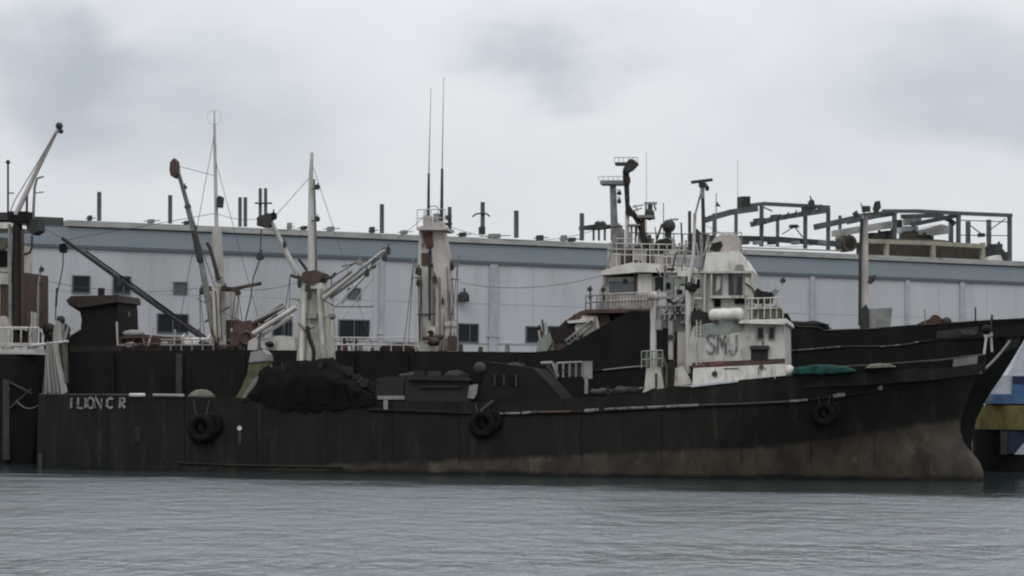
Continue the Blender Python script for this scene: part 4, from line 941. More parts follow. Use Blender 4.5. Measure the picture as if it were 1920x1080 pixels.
Ap('boom', tb(FA, [(620, 558, -.8), (705, 495, -2)], 3, -1), 'sage', mM)
for px, py in ((721, 483), (701, 496), (688, 512), (673, 492), (728, 470)): Ap('block', MB().lump(FA.at(px, py, -1.9), .22, 6, (1, .8, 1.2)), 'dgrey' if px > 680 else 'grey', mM)
for pts in ([(640, 500), (700, 486), (722, 462)], [(622, 520), (655, 500), (672, 488)], [(640, 570), (690, 512)], [(603, 560), (628, 575), (700, 575)]): Ap('tackle', tb(FA, pts, 1.1, -1.6), 'cable', mM)
# ---- gallows frame on white posts before the house
def wpost(px, y0, y1, r, y, m='offwhite'): return Ap('post', tb(FA, [(px, y1), (px, y0)], r, y), m)
g = wpost(1225, 560, 690, 6, -3.4); wpost(1258, 566, 674, 5, -2.8, 'offwhite'); wpost(1291, 545, 700, 6, -3.3, 'offwhite')
wpost(1247, 470, 600, 2.5, -2.2, 'grey')
Ap('crossbar', MB().beam(FA.at(1214, 562, -3.3), FA.at(1300, 552, -3.3), .12, .14), 'grey'); Ap('crossbar', MB().beam(FA.at(1216, 578, -3.1), FA.at(1300, 570, -3.1), .08, .1), 'grey')
Ap('post_cap', MB().ball(FA.at(1225, 556, -3.4), .26, 8), 'offwhite'); Ap('post_clamp', rect(FA, 1219, 600, 1240, 618, -3.5, .6), 'grey')
Ap('knee_brace', tb(FA, [(1250, 560), (1270, 575), (1280, 600)], 3, -3), 'dgrey'); Ap('knee_brace', tb(FA, [(1240, 590), (1262, 566)], 2.4, -3), 'offwhite'); Ap('knee_brace', tb(FA, [(1262, 566), (1290, 552)], 3, -3), 'offwhite')
Ap('pedestal', poly(FA, [(1202, 742), (1208, 728), (1212, 690), (1238, 688), (1246, 728), (1240, 732), (1226, 728), (1216, 732)], -3.9, 1.1), 'cream')
Ap('pedestal_rib', rect(FA, 1228, 700, 1232, 730, -3.98, .1), 'dgrey')
Ap('pedestal_rail', railing(FA, [(1203, 690), (1242, 688)], 31, -4.1, 4, .04), 'sage'); Ap('pedestal_box', rect(FA, 1208, 662, 1240, 688, -3.2, .8), 'moss')
Ap('deck_pipe', tb(FA, [(1242, 665), (1250, 690), (1250, 728)], 2.2, -4), 'moss')
Ap('boom_crutch', poly(FA, [(1264, 724), (1266, 690), (1280, 686), (1290, 704), (1300, 724)], -4.1, .6), 'cream')
Ap('dark_bin', poly(FA, [(1246, 732), (1250, 680), (1264, 674), (1274, 724)], -3.9, 1), 'drust')
Ap('locker', rect(FA, 1232, 582, 1262, 615, -2, 1), 'grey'); Ap('locker', rect(FA, 1262, 592, 1286, 622, -2.4, 1), 'sage'); Ap('locker', rect(FA, 1270, 622, 1288, 690, -2.6, .8), 'pinkwhite'); Ap('locker', rect(FA, 1236, 616, 1262, 672, -2, .6), 'drust')
Ap('small_boat', poly(FA, [(1300, 612), (1296, 585), (1310, 580), (1330, 588), (1340, 602), (1336, 612)], -3.8, 1.6), 'olive')
# ---- deck clutter along the working deck, ropes and fittings
rc = random.Random(21)
for i in range(26):
    px = rc.uniform(700, 1190); 
    if 1040 < px < 1110: continue
    yy = interp(px, [(700, 750), (760, 706), (880, 706), (900, 690), (1000, 692), (1060, 738), (1200, 734)])
    k = rc.random(); y_ = rc.uniform(-3.9, -2)
    if k < .4: Ap('deck_fitting', MB().tube(FA.at(px, yy + 6, y_), FA.at(px + rc.uniform(-3, 3), yy - rc.uniform(5, 16), y_), rc.uniform(.05, .14)), rc.choice(['dgrey', 'olive', 'drust']))
    elif k < .75: Ap('deck_fitting', MB().ball(FA.at(px, yy, y_), rc.uniform(.2, .45), 7, (1.4, 1, .7), .5), rc.choice(['olive', 'drust', 'black', 'dgrey']))
    else: Ap('deck_fitting', rect(FA, px, yy - rc.uniform(4, 12), px + rc.uniform(8, 26), yy + 6, y_, .5), rc.choice(['dgrey', 'olive', 'drust', 'rust']))
# bridge-top and boat-deck clutter
for i in range(34):
    px = rc.uniform(1240, 1330); py = rc.uniform(440, 640); y_ = rc.uniform(-3, -.5); k = rc.random()
    m_ = rc.choice(['offwhite', 'grey', 'pinkwhite', 'dgrey', 'sage', 'rust', 'white'])
    if k < .45: Ap('rigging_rod', tb(FA, [(px, py + rc.uniform(14, 45)), (px + rc.uniform(-16, 16), py)], rc.uniform(.8, 2), y_), m_)
    elif k < .7: Ap('fitting', rect(FA, px, py, px + rc.uniform(5, 16), py + rc.uniform(5, 16), y_, .4), m_)
    elif k < .85: Ap('lamp', MB().lump(FA.at(px, py, y_), rc.uniform(.12, .24), 6), rc.choice(['dgrey', 'grey']))
    else: Ap('rigging_rod', tb(FA, [(px - rc.uniform(8, 20), py), (px + rc.uniform(8, 20), py + rc.uniform(-3, 3))], rc.uniform(1, 2), y_), m_)
# ---- house
ho = Ap('deckhouse', poly(FA, [(1290, 686), (1292, 640), (1300, 612), (1340, 604), (1385, 600), (1470, 598), (1472, 684)], -3.9, 7), 'white')
Ap('stained_wall_band', poly(FA, [(1302, 630), (1302, 612), (1340, 605), (1400, 602), (1392, 620), (1330, 632)], -3.93, .05), 'sage', ho)
Ap('roof_overhang', poly(FA, [(1384, 606), (1390, 600), (1474, 597), (1476, 605), (1470, 608)], -4.35, 7.6), 'bright', ho)
Ap('bulwark_plating', poly(FA, [(1262, 724), (1298, 722), (1300, 690), (1474, 682), (1474, 704), (1390, 712), (1300, 724)], -4.42, .14), 'bright', ho)
Ap('dark_gap', poly(FA, [(1298, 690), (1298, 680), (1472, 672), (1472, 682)], -3.99, .12), 'rust', ho)
for x0, x1 in ((1419, 1433), (1440, 1453)):
    w_ = Ap('window', rect(FA, x0, 613, x1, 636, -4.0, .1), 'grey', ho)
for x0, x1 in ((1421, 1431), (1442, 1451)): Ap('window_pane', rect(FA, x0, 615, x1, 634, -4.03, .1), 'glass', ho)
Ap('doorway', rect(FA, 1408, 650, 1440, 676, -4.0, .1), 'olive', ho); Ap('door_hood', rect(FA, 1406, 648, 1442, 655, -4.2, .3), 'dgrey', ho)
Ap('porthole', MB().tube(FA.at(1340, 701, -4.5), FA.at(1340, 701, -4.3), .15, .15, 12), 'dgrey', ho); Ap('porthole', MB().tube(FA.at(1428, 688, -4.5), FA.at(1428, 688, -4.3), .13, .13, 12), 'moss', ho)
for px in (1360, 1400, 1426, 1452): Ap('plating_seam', rect(FA, px, 686, px + 2, 710, -4.44, .04), 'cream', ho)
Ap('slot', rect(FA, 1357, 690, 1384, 692, -4.45, .04), 'dgrey', ho)
Ap('bow_fairlead', MB().ball(FA.at(1479, 695, -4.2), .3, 8), 'bright', ho)
Ap('bulwark_base', poly(FA, [(1296, 722), (1384, 712), (1384, 716), (1296, 726)], -4.5, .1), 'boatwhite', ho)
for px, py, rr in ((1316, 688, .12), (1336, 686, .10), (1352, 684, .13)): Ap('hose_coil', MB().ball(FA.at(px, py, -4.1), rr * 2, 6, (1.4, .6, .7), .5), 'redrust', ho)
a = FA.at(1326, 663, -3.95); c = FA.at(1382, 628, -3.95); WW, HH = c.x - a.x, c.z - a.z
STROKES = [[(.24, .84), (.19, .97), (.08, 1), (0, .88), (.02, .68), (.12, .54), (.22, .42), (.24, .2), (.16, .04), (.06, .02), (0, .16)],
           [(.34, 0), (.36, .98), (.48, .42), (.60, .98), (.62, 0)], [(.98, 1), (.98, .2), (.92, .03), (.80, .02), (.74, .2)]]
strokes(tA, STROKES, a, WW, HH, .12, -3.94, 'faded', ho)

# ---- boat deck and wheelhouse
Ap('railing', railing(FA, [(1398, 598), (1468, 596)], 38, -4.0, 6, .035), 'cream'); Ap('rail_canvas', rect(FA, 1412, 578, 1464, 597, -3.9, .08), 'canvas')
Ap('canvas_heap', poly(FA, [(1414, 568), (1413, 548), (1420, 540), (1430, 546), (1450, 548), (1446, 568)], -3.2, 1.2), 'drust')
Ap('life_raft', MB().tube(FA.at(1338, 591, -3.9), FA.at(1386, 589, -3.9), .33, .33, 14).ball(FA.at(1338, 591, -3.9), .33, 8, (.8, 1, 1)).ball(FA.at(1386, 589, -3.9), .33, 8, (.8, 1, 1)).torus(FA.at(1355, 590, -3.9), .3, .04).torus(FA.at(1372, 590, -3.9), .3, .04), 'bright')
Ap('raft_cradle', rect(FA, 1340, 598, 1346, 606, -4.1, .5), 'dgrey'); Ap('raft_cradle', rect(FA, 1378, 597, 1384, 605, -4.1, .5), 'dgrey')
wk = Ap('wheelhouse', poly(FA, [(1312, 604), (1316, 508), (1410, 506), (1412, 602)], -2.8, 5.4), 'white')
Ap('roof', MB().prism(P(FA, [(1318, 510), (1324, 474), (1384, 470), (1394, 482), (1410, 508)], -3.1), -3.1, 3.1), 'bright', wk)
Ap('roof_hatch', poly(FA, [(1377, 506), (1380, 496), (1392, 496), (1396, 506)], -3.16, .1), 'grey', wk)
for x0, y0, x1, y1 in ((1336, 513, 1354, 553), (1366, 513, 1392, 553)): Ap('window', rect(FA, x0, y0, x1, y1, -2.86, .08), 'gglass', wk); 
Ap('curtain', poly(FA, [(1342, 548), (1344, 518), (1352, 518), (1350, 540)], -2.9, .05), 'cream', wk); Ap('curtain', poly(FA, [(1366, 553), (1366, 514), (1372, 514), (1376, 553)], -2.9, .05), 'dgrey', wk); Ap('curtain', poly(FA, [(1384, 520), (1392, 520), (1390, 553), (1380, 552)], -2.9, .05), 'dgrey', wk)
Ap('window', rect(FA, 1339, 561, 1351, 575, -2.88, .1), 'void', wk); Ap('window', rect(FA, 1377, 559, 1404, 570, -2.88, .1), 'olive', wk); Ap('window', rect(FA, 1380, 560, 1393, 568, -2.92, .1), 'void', wk)
Ap('ledge', rect(FA, 1332, 554, 1406, 559, -3.2, .5), 'cream', wk); Ap('ledge', rect(FA, 1314, 508, 1412, 512, -3.2, .5), 'cream', wk)
Ap('post', tb(FA, [(1320, 600), (1322, 510)], 2.5, -3.1), 'white', wk); Ap('post', tb(FA, [(1334, 560), (1334, 512)], 2, -3.1), 'white', wk); Ap('post', tb(FA, [(1410, 600), (1411, 508)], 3, -3.1), 'offwhite', wk)
Ap('wing_screen', poly(FA, [(1396, 560), (1398, 520), (1412, 524), (1414, 560)], -3.2, .2), 'cream', wk)
Ap('canvas_locker', poly(FA, [(1334, 474), (1336, 450), (1350, 440), (1380, 438), (1386, 450), (1386, 472)], -1.6, 1.6), 'pinkwhite')
Ap('loudhailer', poly(FA, [(1330, 468), (1336, 456), (1352, 452), (1354, 460), (1346, 474)], -2.6, .5), 'drust')
Ap('cowl', poly(FA, [(1296, 470), (1294, 440), (1306, 428), (1318, 440), (1318, 470)], -1.6, .7), 'dgrey')
Ap('roof_rail', railing(FA, [(1290, 474), (1390, 472)], 36, -1.2, 8, .03), 'grey')
rm = Ap('radar_mast', tb(FA, [(1320, 510), (1319, 420), (1317, 344)], 4.5, -1, 8, None, 3), 'dgrey')
Ap('radar_scanner', MB().beam(FA.at(1296, 342, -1), FA.at(1336, 337, -1), .3, .14), 'dgrey', rm); Ap('radar_motor', rect(FA, 1310, 342, 1323, 350, -1.3, .6), 'dgrey', rm)
Ap('lamp', MB().lump(FA.at(1326, 353, -1), .18, 6), 'dgrey', rm); Ap('mast_fitting', rect(FA, 1313, 350, 1320, 372, -1.2, .3), 'grey', rm)
Ap('stay', tb(FA, [(1316, 355), (1304, 400), (1302, 470)], 1.8, -1), 'grey', rm); Ap('stay', tb(FA, [(1303, 400), (1300, 480), (1288, 550)], 3, -3.2, 8), 'offwhite', rm); Ap('aerial', tb(FA, [(1293, 470), (1293, 396)], 3, -.6), 'dgrey', rm)
Ap('mast_leg', tb(FA, [(1322, 600), (1314, 440)], 3, -3), 'grey', rm)
Ap('aerial', tb(FA, [(1343, 440), (1343, 362)], 1.4, -.6, 6, None, .8), 'grey', rm); Ap('vane', poly(FA, [(1341, 386), (1344, 378), (1352, 388)], -.7, .1), 'dgrey', rm)
Ap('aerial', tb(FA, [(1383, 470), (1383, 300)], .6, -.6, 6, None, .3), 'grey', rm)
for i, (a_, b_) in enumerate([((1262, 500), (1262, 445)), ((1274, 500), (1274, 455)), ((1286, 500), (1286, 450))]): Ap('post', tb(FA, [a_, b_], 2, -.5), 'offwhite')
# pale lockers, vents and frames filling the space between the two houses
for x0, y0, x1, y1, yy_, m_ in [(1244, 520, 1262, 560, -2.2, 'sage'), (1264, 536, 1284, 566, -2.6, 'white'), (1296, 560, 1314, 600, -2.9, 'cream'), (1298, 515, 1316, 552, -2.4, 'offwhite'), (1270, 508, 1296, 518, -2.8, 'bright'), (1236, 548, 1250, 584, -2.4, 'offwhite'), (1276, 575, 1288, 606, -2.8, 'pinkwhite'), (1300, 604, 1318, 640, -3.6, 'white')]:
    Ap('locker', rect(FA, x0, y0, x1, y1, yy_, .7), m_)
for x0, y0, x1, y1, yy_ in [(1268, 543, 1279, 553, -2.64), (1301, 524, 1312, 540, -2.44), (1248, 530, 1257, 542, -2.24), (1299, 572, 1308, 588, -2.94)]:
    Ap('dark_opening', rect(FA, x0, y0, x1, y1, yy_, .1), 'void')
Ap('railing', railing(FA, [(1236, 600), (1316, 597)], 22, -3.0, 8, .03), 'offwhite'); Ap('railing', railing(FA, [(1240, 512), (1318, 510)], 30, -2.4, 8, .03), 'pinkwhite')
Ap('ladder', MB().path([FA.at(1306, 690, -4.1), FA.at(1306, 600, -4.1)], .03).path([FA.at(1314, 690, -4.1), FA.at(1314, 600, -4.1)], .03), 'cream')
for q in range(12): Ap('ladder_rung', MB().beam(FA.at(1306, 606 + q * 7, -4.1), FA.at(1314, 606 + q * 7, -4.1), .03, .04), 'cream')
# small broken gear on and beside the net pile
rn_ = random.Random(31)
for i in range(22):
    px = rn_.uniform(480, 740); yy = interp(px, [(480, 730), (510, 690), (620, 680), (660, 706), (740, 752)])
    if rn_.random() < .5: Ap('deck_fitting', tb(FA, [(px, yy + 14), (px + rn_.uniform(-12, 14), yy - rn_.uniform(0, 9))], rn_.uniform(.8, 2), rn_.uniform(-4, -2.5)), rn_.choice(['dgrey', 'olive', 'drust', 'grey']))
    else: Ap('deck_fitting', rect(FA, px, yy - rn_.uniform(0, 6), px + rn_.uniform(6, 18), yy + 12, rn_.uniform(-4, -2.8), .6), rn_.choice(['olive', 'black', 'drust']))
# small gear round the boat deck
for pts_, rr_, yy_, mm_ in [([(1452, 560), (1456, 548), (1464, 540), (1468, 528)], 1.4, -3.4, 'offwhite'), ([(1440, 548), (1462, 544)], 1.6, -3.4, 'grey'), ([(1402, 600), (1404, 556)], 2, -3.9, 'offwhite'),
                            ([(1420, 560), (1410, 540), (1396, 530)], 1.6, -3.3, 'dgrey'), ([(1396, 512), (1400, 492), (1398, 470)], 1, -2, 'grey'), ([(1296, 600), (1300, 560), (1306, 520)], 2, -3.2, 'offwhite'),
                            ([(1268, 560), (1276, 520), (1284, 470)], 1.6, -2.6, 'grey'), ([(1256, 600), (1286, 560)], 2.2, -3, 'dgrey'), ([(1300, 560), (1316, 560)], 2, -3.2, 'white'), ([(1426, 598), (1430, 572), (1440, 560)], 1.5, -3.6, 'moss'), ([(1446, 598), (1456, 570)], 1.5, -3.6, 'canvas')]:
    Ap('rigging_rod', tb(FA, pts_, rr_, yy_), mm_)
Ap('lamp', MB().lump(FA.at(1468, 526, -3.4), .2), 'dgrey'); Ap('lamp', MB().lump(FA.at(1453, 547, -3.4), .2), 'grey'); Ap('searchlight', MB().tube(FA.at(1290, 536, -3.2), FA.at(1300, 540, -3.6), .22, .26, 12), 'drust')
rs_ = random.Random(8)
for i in range(16):       # rust runs from fittings on the white house side
    px = rs_.choice([rs_.uniform(1304, 1400), rs_.uniform(1400, 1468)]); y0_ = rs_.choice([611, 640, 690]); L_ = rs_.uniform(5, 16)
    Ap('rust_run', rect(FA, px, y0_, px + rs_.uniform(.8, 2), y0_ + L_, -4.435 if y0_ > 680 else -3.915, .02), rs_.choice(['rust', 'moss', 'pinkwhite']), ho)
# bow gear
bf = Ap('bow_frame', MB().beam(FA.at(1845, 664, 0), FA.at(1850, 628, 0), .12, .16).beam(FA.at(1860, 660, .3), FA.at(1858, 622, .3), .12, .16).beam(FA.at(1846, 630, 0), FA.at(1860, 626, .2), .14, .2), 'white')
Ap('bow_roller', MB().ball(FA.at(1850, 618, 0), .26, 8), 'black', bf); Ap('bow_lamp', tb(FA, [(1858, 624), (1859, 596)], 1.6, .2), 'dgrey', bf)
# fenders, nets, ropes: separate things
def tyre(hull_, px, py, rpx, lab, cordtop):
    r = rpx / hull_.fr.ppm(px, -4.4); c = hull_.on(px, py, r * .28)
    th = Thing('tyre_fender', lab, 'fender', hull_.fr, c - Vector((0, 0, r)), 'black tyre fenders on the front trawler')
    th.part('tyre', MB().torus(c, r * .68, r * .32, 26, 10), 'rubber')
    th.part('tyre', MB().torus(c + Vector((.5 * r, .1, .22 * r)), r * .6, r * .28, 22, 8), 'rubber')
    for dx in (-1, 1):
        th.part('rope', MB().path([hull_.on(px + dx * rpx * .5, cordtop, .12), c + Vector((dx * r * .3, -r * .2, r * .6))], .035), 'dgrey')
tyre(hl, 378, 803, 29, 'big black tyre fender below the dome near the stern of the front trawler', 750)
tyre(hl, 905, 795, 27, 'black tyre fender amidships under the dark winch house', 757)
tyre(hl, 1545, 776, 24, 'black tyre fender on the bow side below the teal net', 740)
# lumpy draped net mound
def heap(name, label, cat, fr, outline, y0, depth, m, amp=.25, nx=60, nd=14, foot=None, seed=1, extra=0):
    """a heap whose top follows the outline; rounded across its depth"""
    mb = MB(); vs = []; fs = []
    xa, xb_ = outline[0][0], outline[-1][0]
    for i in range(nx + 1):
        px = xa + (xb_ - xa) * i / nx; py = interp(px, outline); pyf = interp(px, foot)
        for j in range(nd + 1):
            a = math.pi * j / nd
            y = y0 + depth * (1 - math.cos(a)) / 2
            top = fr.at(px, py, y0 + depth * .35); bot = fr.at(px, pyf, y0)
            hgt = max(0, top.z - bot.z); z = bot.z + hgt * math.sin(a) ** .45
            p = Vector((top.x, y, z))
            nv = mnoise.noise_vector(p * 1.3 + Vector((seed, 0, 0))) * amp + mnoise.noise_vector(p * 3.7) * amp * .35
            vs.append(p + nv * min(1, hgt))
    W = nd + 1
    for i in range(nx):
        for j in range(nd): fs.append((i * W + j, (i + 1) * W + j, (i + 1) * W + j + 1, i * W + j + 1))
    fs.append(tuple(range(W))); fs.append(tuple(range(nx * W, nx * W + W))[::-1])
    mb.add(vs, fs, True); return solo(name, label, cat, fr, mb, m)
heap('net_pile', 'large dark fishing net heaped over the rail at the foot of the white column mast', 'fishing net', FA,
     [(470, 752), (484, 716), (496, 692), (508, 684), (520, 687), (534, 680), (548, 688), (566, 677), (580, 683), (590, 679), (612, 670), (620, 676), (632, 690), (646, 692), (660, 704), (676, 708), (690, 728), (706, 738), (730, 756)], -4.42, 4.2, 'net', .26, foot=[(470, 756), (730, 762)], nx=110, nd=22)
for pts_, lab_ in (([(480, 750), (500, 762), (560, 772), (640, 768), (705, 756)], 'dark net skirt hanging over the rail below the big net pile'),):
    mb = MB(); vs = []; fs = []; nx_, ny_ = 60, 10
    for i in range(nx_ + 1):
        px = 480 + 225 * i / nx_; pb = interp(px, pts_) + 10 * mnoise.noise(Vector((px * .05, 0, 2)))
        for j in range(ny_ + 1):
            py = 747 + (pb - 747) * j / ny_
            vs.append(hl.on(px, py, .10 + .10 * mnoise.noise(Vector((px * .06, py * .02, 7)))))
    W_ = ny_ + 1
    for i in range(nx_):
        for j in range(ny_): fs.append((i * W_ + j, (i + 1) * W_ + j, (i + 1) * W_ + j + 1, i * W_ + j + 1))
    k0 = len(vs); vs = vs + [v_ + Vector((0, .08, 0)) for v_ in vs]; fs = fs + [tuple(q + k0 for q in f[::-1]) for f in fs]
    solo('net_skirt', lab_, 'fishing net', FA, mb.add(vs, fs, True), 'net')
heap('net_pile', 'teal fishing net lying along the bulwark right of the white house', 'fishing net', FA,
     [(1482, 700), (1492, 688), (1520, 685), (1560, 684), (1590, 688), (1606, 694)], -4.55, 1.2, 'teal', .16, foot=[(1482, 700), (1520, 700), (1570, 699), (1606, 695)], seed=5)
heap('net_pile', 'small grey green rope heap beside the teal net on the bow bulwark', 'rope heap', FA,
     [(1622, 690), (1632, 683), (1650, 681), (1668, 682), (1680, 687)], -4.2, 1.0, 'canvas', .08, foot=[(1622, 690), (1680, 688)], seed=9)
# white cloth hanging at the stern
mb = MB(); vs = []; fs = []; nx, nzv = 48, 20
for j in range(nzv + 1):
    v = j / nzv; py = 642 + (738 - 642) * v
    for i in range(nx + 1):
        u_ = i / nx; x0, x1 = 84 - 4 * v, 106 + 17 * v
        p = FC.at(x0 + (x1 - x0) * u_, py + 4 * math.sin(u_ * 17), -4.5)
        p.y += .13 * math.sin(u_ * 34 + .6 * math.sin(v * 5)) * (.5 + v) + .1 * math.sin(u_ * 13 + 1)
        vs.append(p)
for j in range(nzv):
    for i in range(nx): fs.append((j * (nx + 1) + i, j * (nx + 1) + i + 1, (j + 1) * (nx + 1) + i + 1, (j + 1) * (nx + 1) + i))
k0 = len(vs); vs = vs + [v_ + Vector((0, .05, 0)) for v_ in vs]; fs = fs + [tuple(q + k0 for q in f[::-1]) for f in fs]
mb.add(vs, fs, True)
cl = solo('draped_cloth', 'white cloth hanging in folds between the two sterns at the left', 'cloth', FC, mb, 'cloth')
mb = MB(); vs = []; fs = []
for j in range(13):
    v = j / 12
    for i in range(9):
        u_ = i / 8; p = FC.at(110 + 8 * v + 16 * u_ * (1 - .4 * v), 640 + 78 * v, -4.2); p.y += .12 * math.sin(u_ * 9); vs.append(p)
for j in range(12):
    for i in range(8): fs.append((j * 9 + i, j * 9 + i + 1, (j + 1) * 9 + i + 1, (j + 1) * 9 + i))
k0 = len(vs); vs = vs + [v_ + Vector((0, .05, 0)) for v_ in vs]; fs = fs + [tuple(q + k0 for q in f[::-1]) for f in fs]
solo('draped_cloth', 'narrow brown-grey cloth hanging beside the white one', 'cloth', FC, mb.add(vs, fs, True), 'canvas')
# mooring rope at the bows
rp = MB().path(sag(hl.on(1838, 699, .1), FA.at(1893, 640, 6), .12), .075, 8)
solo('mooring_rope', 'thick pale mooring rope slanting up between the two bows', 'rope', FA, rp, 'rope')
rp = MB().path(sag(FA.at(72, 760, -3), FC.M.inverted() and FA.at(20, 735, 5), .5), .035, 6)
solo('mooring_rope', 'thin mooring rope leading left from the front trawler stern', 'rope', FA, rp, 'rope')

# ================================================================ LEFT TRAWLER (C), only its end is in the picture
M['hullC'] = mat('black hull of the left trawler', (.005, .005, .006), (.008, .007, .007), c3=(.014, .011, .009), scale=.5, streak=3, rough=.7, spec=.12)
tC = Thing('trawler', 'dark trawler cut off by the left edge, rusty mast and white railed deck', 'trawler', FC)
def Cp(name, mb, m, parent=None, label=None): return tC.part(name, mb, m, parent, label)
yC = -4.0
pc = P(FC, [(-700, 664), (74, 664), (76, 700), (72, 790), (66, 860), (60, 905), (-700, 905)], yC)
mb = MB(); n_ = len(pc)
# rounded quarter: several slices across
secs = []
for k in range(13):
    y = yC + 8 * k / 12; e = abs(2 * k / 12 - 1); ins = (1 - math.sqrt(max(0, 1 - e ** 4))) * 1.6
    secs.append([(x - (ins if x > 0 or i_ in (1, 2, 3, 4, 5) else 0), y, z) for i_, (x, z) in enumerate(pc)])
vs = [v for s_ in secs for v in s_]
fs = [(k * n_ + i, (k + 1) * n_ + i, (k + 1) * n_ + (i + 1) % n_, k * n_ + (i + 1) % n_) for k in range(12) for i in range(n_)] + [tuple(range(n_)), tuple(range(12 * n_, 13 * n_))[::-1]]
Cp('hull', mb.add(vs, fs), 'hullC')
Cp('fender_post', rect(FC, 5, 712, 17, 862, yC - .18, .22), 'dgrey'); Cp('side_brace', tb(FC, [(8, 712), (60, 738)], 2, yC - .1), 'dgrey'); Cp('side_brace', tb(FC, [(58, 730), (14, 770)], 2, yC - .1), 'dgrey')
Cp('railing', railing(FC, [(-60, 661), (72, 661)], 46, yC + .3, 8, .05, None, (1, .35, .05)), 'white')
Cp('deck_edge', rect(FC, -60, 655, 84, 662, yC, .5), 'white'); Cp('stern_boom', tb(FC, [(60, 648), (128, 640)], 2.6, yC - .3), 'offwhite')
Cp('mid_rail', rect(FC, -60, 646, 78, 649, yC + .1, .12), 'white')
Cp('winch', rect(FC, 21, 620, 52, 644, yC + 1.2, 2), 'olive'); Cp('winch_frame', poly(FC, [(14, 658), (14, 610), (20, 610), (20, 612), (54, 612), (54, 608), (60, 608), (60, 658), (54, 658), (54, 618), (20, 618), (20, 658)], yC + .8, .4), 'white')
hc = Cp('deckhouse', rect(FC, -400, 510, 40, 612, yC + 2.2, 4), 'rust'); Cp('deckhouse_wall', poly(FC, [(-60, 662), (-60, 600), (8, 592), (16, 600), (18, 662)], yC + 1.9, .3), 'pinkwhite', hc)
Cp('upper_house', rect(FC, -400, 455, 14, 512, yC + 2.5, 3.6), 'cream', hc); Cp('roof', poly(FC, [(-400, 415), (14, 417), (20, 424), (15, 428), (-400, 428)], yC + 2.2, 4), 'bright', hc)
Cp('window', rect(FC, -8, 470, 13, 500, yC + 2.42, .1), 'void', hc); Cp('awning', poly(FC, [(-60, 470), (-60, 440), (14, 446), (14, 460), (4, 468)], yC + 2.3, .2), 'canvas', hc)
Cp('white_band', rect(FC, -400, 512, 15, 533, yC + 2.1, .2), 'white', hc); Cp('roof_edge', rect(FC, -400, 398, 14, 412, yC + 3, 3), 'dgrey', hc)
for px in (-20, -2, 16): Cp('wall_stiffener', rect(FC, px, 536, px + 2, 598, yC + 2.14, .1), 'pinkwhite', hc)
mc = Cp('mast', tb(FC, [(33, 650), (32, 560), (33, 420)], 14, yC + 1.4, 12, None, 9), 'drust')
Cp('mast_rib', tb(FC, [(20, 650), (18, 420)], 3.5, yC + 1.0), 'grey', mc); Cp('mast_rib', tb(FC, [(43, 610), (42, 430)], 3, yC + 1), 'rust', mc); Cp('mast_collar', rect(FC, 14, 396, 50, 416, yC + .9, 1.2), 'black', mc)
Cp('bracket', tb(FC, [(42, 478), (56, 474), (60, 462), (60, 442)], 2.4, yC + 1), 'dgrey', mc)
Cp('boom', tb(FC, [(30, 402), (70, 318), (110, 238)], 5.5, yC + 1, 8, None, 3.6), 'pinkwhite', mc); Cp('boom_head', MB().ball(FC.at(111, 236, yC + 1), .22, 6).ball(FC.at(114, 246, yC + 1), .16, 6), 'dgrey', mc)
Cp('boom_wire', tb(FC, [(18, 400), (28, 375), (104, 250)], .9, yC + .8), 'cable', mc)
Cp('aerial', tb(FC, [(15, 400), (15, 302)], 2, yC + 1.4), 'dgrey', mc); Cp('aerial_head', MB().ball(FC.at(15, 304, yC + 1.4), .14, 6), 'dgrey', mc)
Cp('aerial_arm', tb(FC, [(14, 362), (26, 362)], 1.2, yC + 1.4), 'dgrey', mc)
Cp('exhaust_pipe', tb(FC, [(62, 412), (65, 350), (70, 334), (82, 331)], 3, yC + 1.8, 8, None, 1.6), 'grey', mc); Cp('exhaust_pipe', tb(FC, [(50, 412), (51, 352)], 2.4, yC + 1.8), 'dgrey', mc); Cp('pipe_arm', tb(FC, [(66, 362), (82, 360)], 1.1, yC + 1.8), 'grey', mc)
Cp('platform', poly(FC, [(48, 412), (70, 410), (72, 432), (60, 440), (50, 430)], yC + 1.2, 1), 'dgrey', mc)
Cp('lamp_mast', tb(FC, [(70, 652), (72, 540), (76, 505)], 2.2, yC + .6), 'grey'); 
for py in (505, 531): Cp('lamp', MB().lump(FC.at(78, py, yC + .4), .2, 6, (1.3, 1, .8)), 'dgrey')
for px in (54, 66): Cp('vent_pipe', tb(FC, [(px, 655), (px, 586)], 2.6, yC + .8), 'rust' if px < 60 else 'white')
Cp('vent_pipe', tb(FC, [(60, 655), (60, 584)], 2.6, yC + 1.2), 'white')

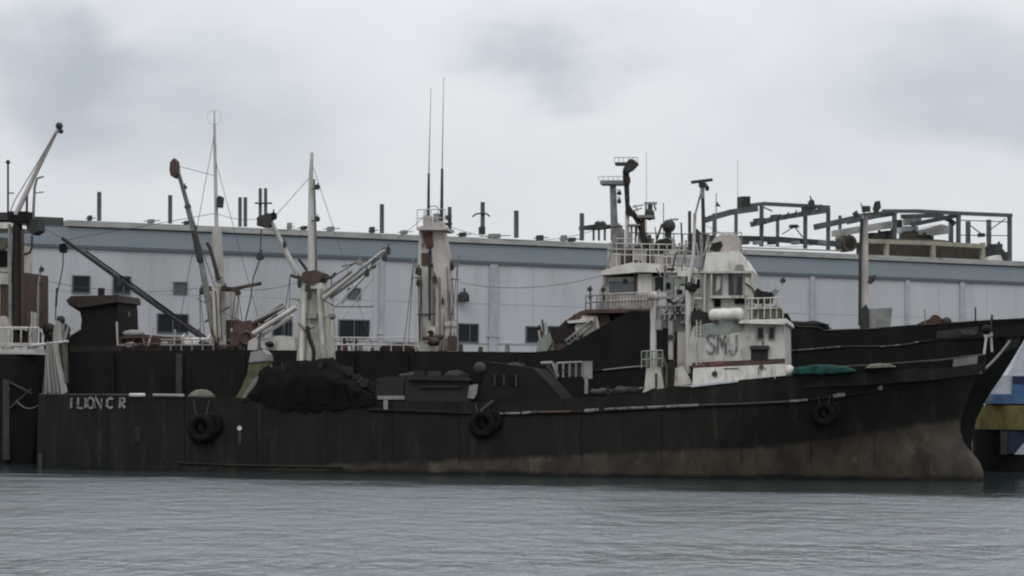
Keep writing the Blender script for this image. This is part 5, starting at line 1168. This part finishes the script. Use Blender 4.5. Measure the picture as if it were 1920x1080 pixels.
# ================================================================ TUG at the right edge (D)
tD = Thing('workboat', 'white and blue workboat with yellow rubbing band cut off by the right edge', 'workboat', FD)
def Dp(name, mb, m, parent=None): return tD.part(name, mb, m, parent)
def dhull(zl0_, zl1_, yl, m, name, x0p=1832, flare=0):
    """a rounded-bow slab of the workboat between two heights (pixels)"""
    mb = MB(); vs = []; n2 = 22
    L = FD.at(2150, 800, 0).x
    for zpx, ex in ((zl0_, 0), (zl1_, flare)):
        x0 = FD.at(x0p + ex, zpx, -.0).x; z = FD.at(1880, zpx, 0).z
        ring = []
        for i in range(n2 + 1):
            a = -math.pi / 2 + math.pi * i / n2
            ring.append((x0 + 3.0 * (1 - math.cos(a)), yl * math.sin(a), z))
        ring = [(L, -yl, z)] + ring + [(L, yl, z)]
        vs += ring
    k = len(vs) // 2
    fs = [(i, i + 1, k + i + 1, k + i) for i in range(k - 1)] + [(k - 1, 0, k, 2 * k - 1), tuple(range(k))[::-1], tuple(range(k, 2 * k))]
    mb.add(vs, fs); return Dp(name, mb, m)
dhull(905, 805, 2.3, 'black', 'hull', 1826); dhull(804.9, 760, 2.75, 'yellow', 'rubbing_band', 1828)  # hull carried further forward so its black fills the shadow under the band
dhull(759.9, 756, 2.4, 'dgrey', 'deck', 1850)
Dp('bulwark', poly(FD, [(1864, 757), (1866, 739), (2100, 739), (2100, 757)], -2.2, 4.4), 'bluec')
ca = Dp('cabin', poly(FD, [(1868, 739), (1868, 712), (1880, 704), (2050, 704), (2050, 739)], -1.8, 3.6), 'boatwhite')
Dp('blue_panel', rect(FD, 1899, 721, 2050, 739, -1.95, .2), 'bluec', ca); Dp('window', rect(FD, 1899, 705, 2040, 720, -1.98, .1), 'dblue', ca)
Dp('wheelhouse', poly(FD, [(1888, 704), (1896, 690), (1910, 660), (1925, 630), (2060, 630), (2060, 704)], -1.6, 3.2), 'boatwhite')
Dp('hull_stripe', rect(FD, 1890, 808, 2050, 850, -2.4, .15), 'dblue'); Dp('fender_plank', rect(FD, 1878, 808, 1889, 852, -2.6, .25), 'dgrey'); Dp('hull_mark', poly(FD, [(1902, 852), (1922, 828), (1990, 828), (1990, 852)], -2.45, .1), 'boatwhite')
Dp('railing', railing(FD, [(1846, 757), (1880, 757)], 14, -1.9, 4, .03), 'grey')
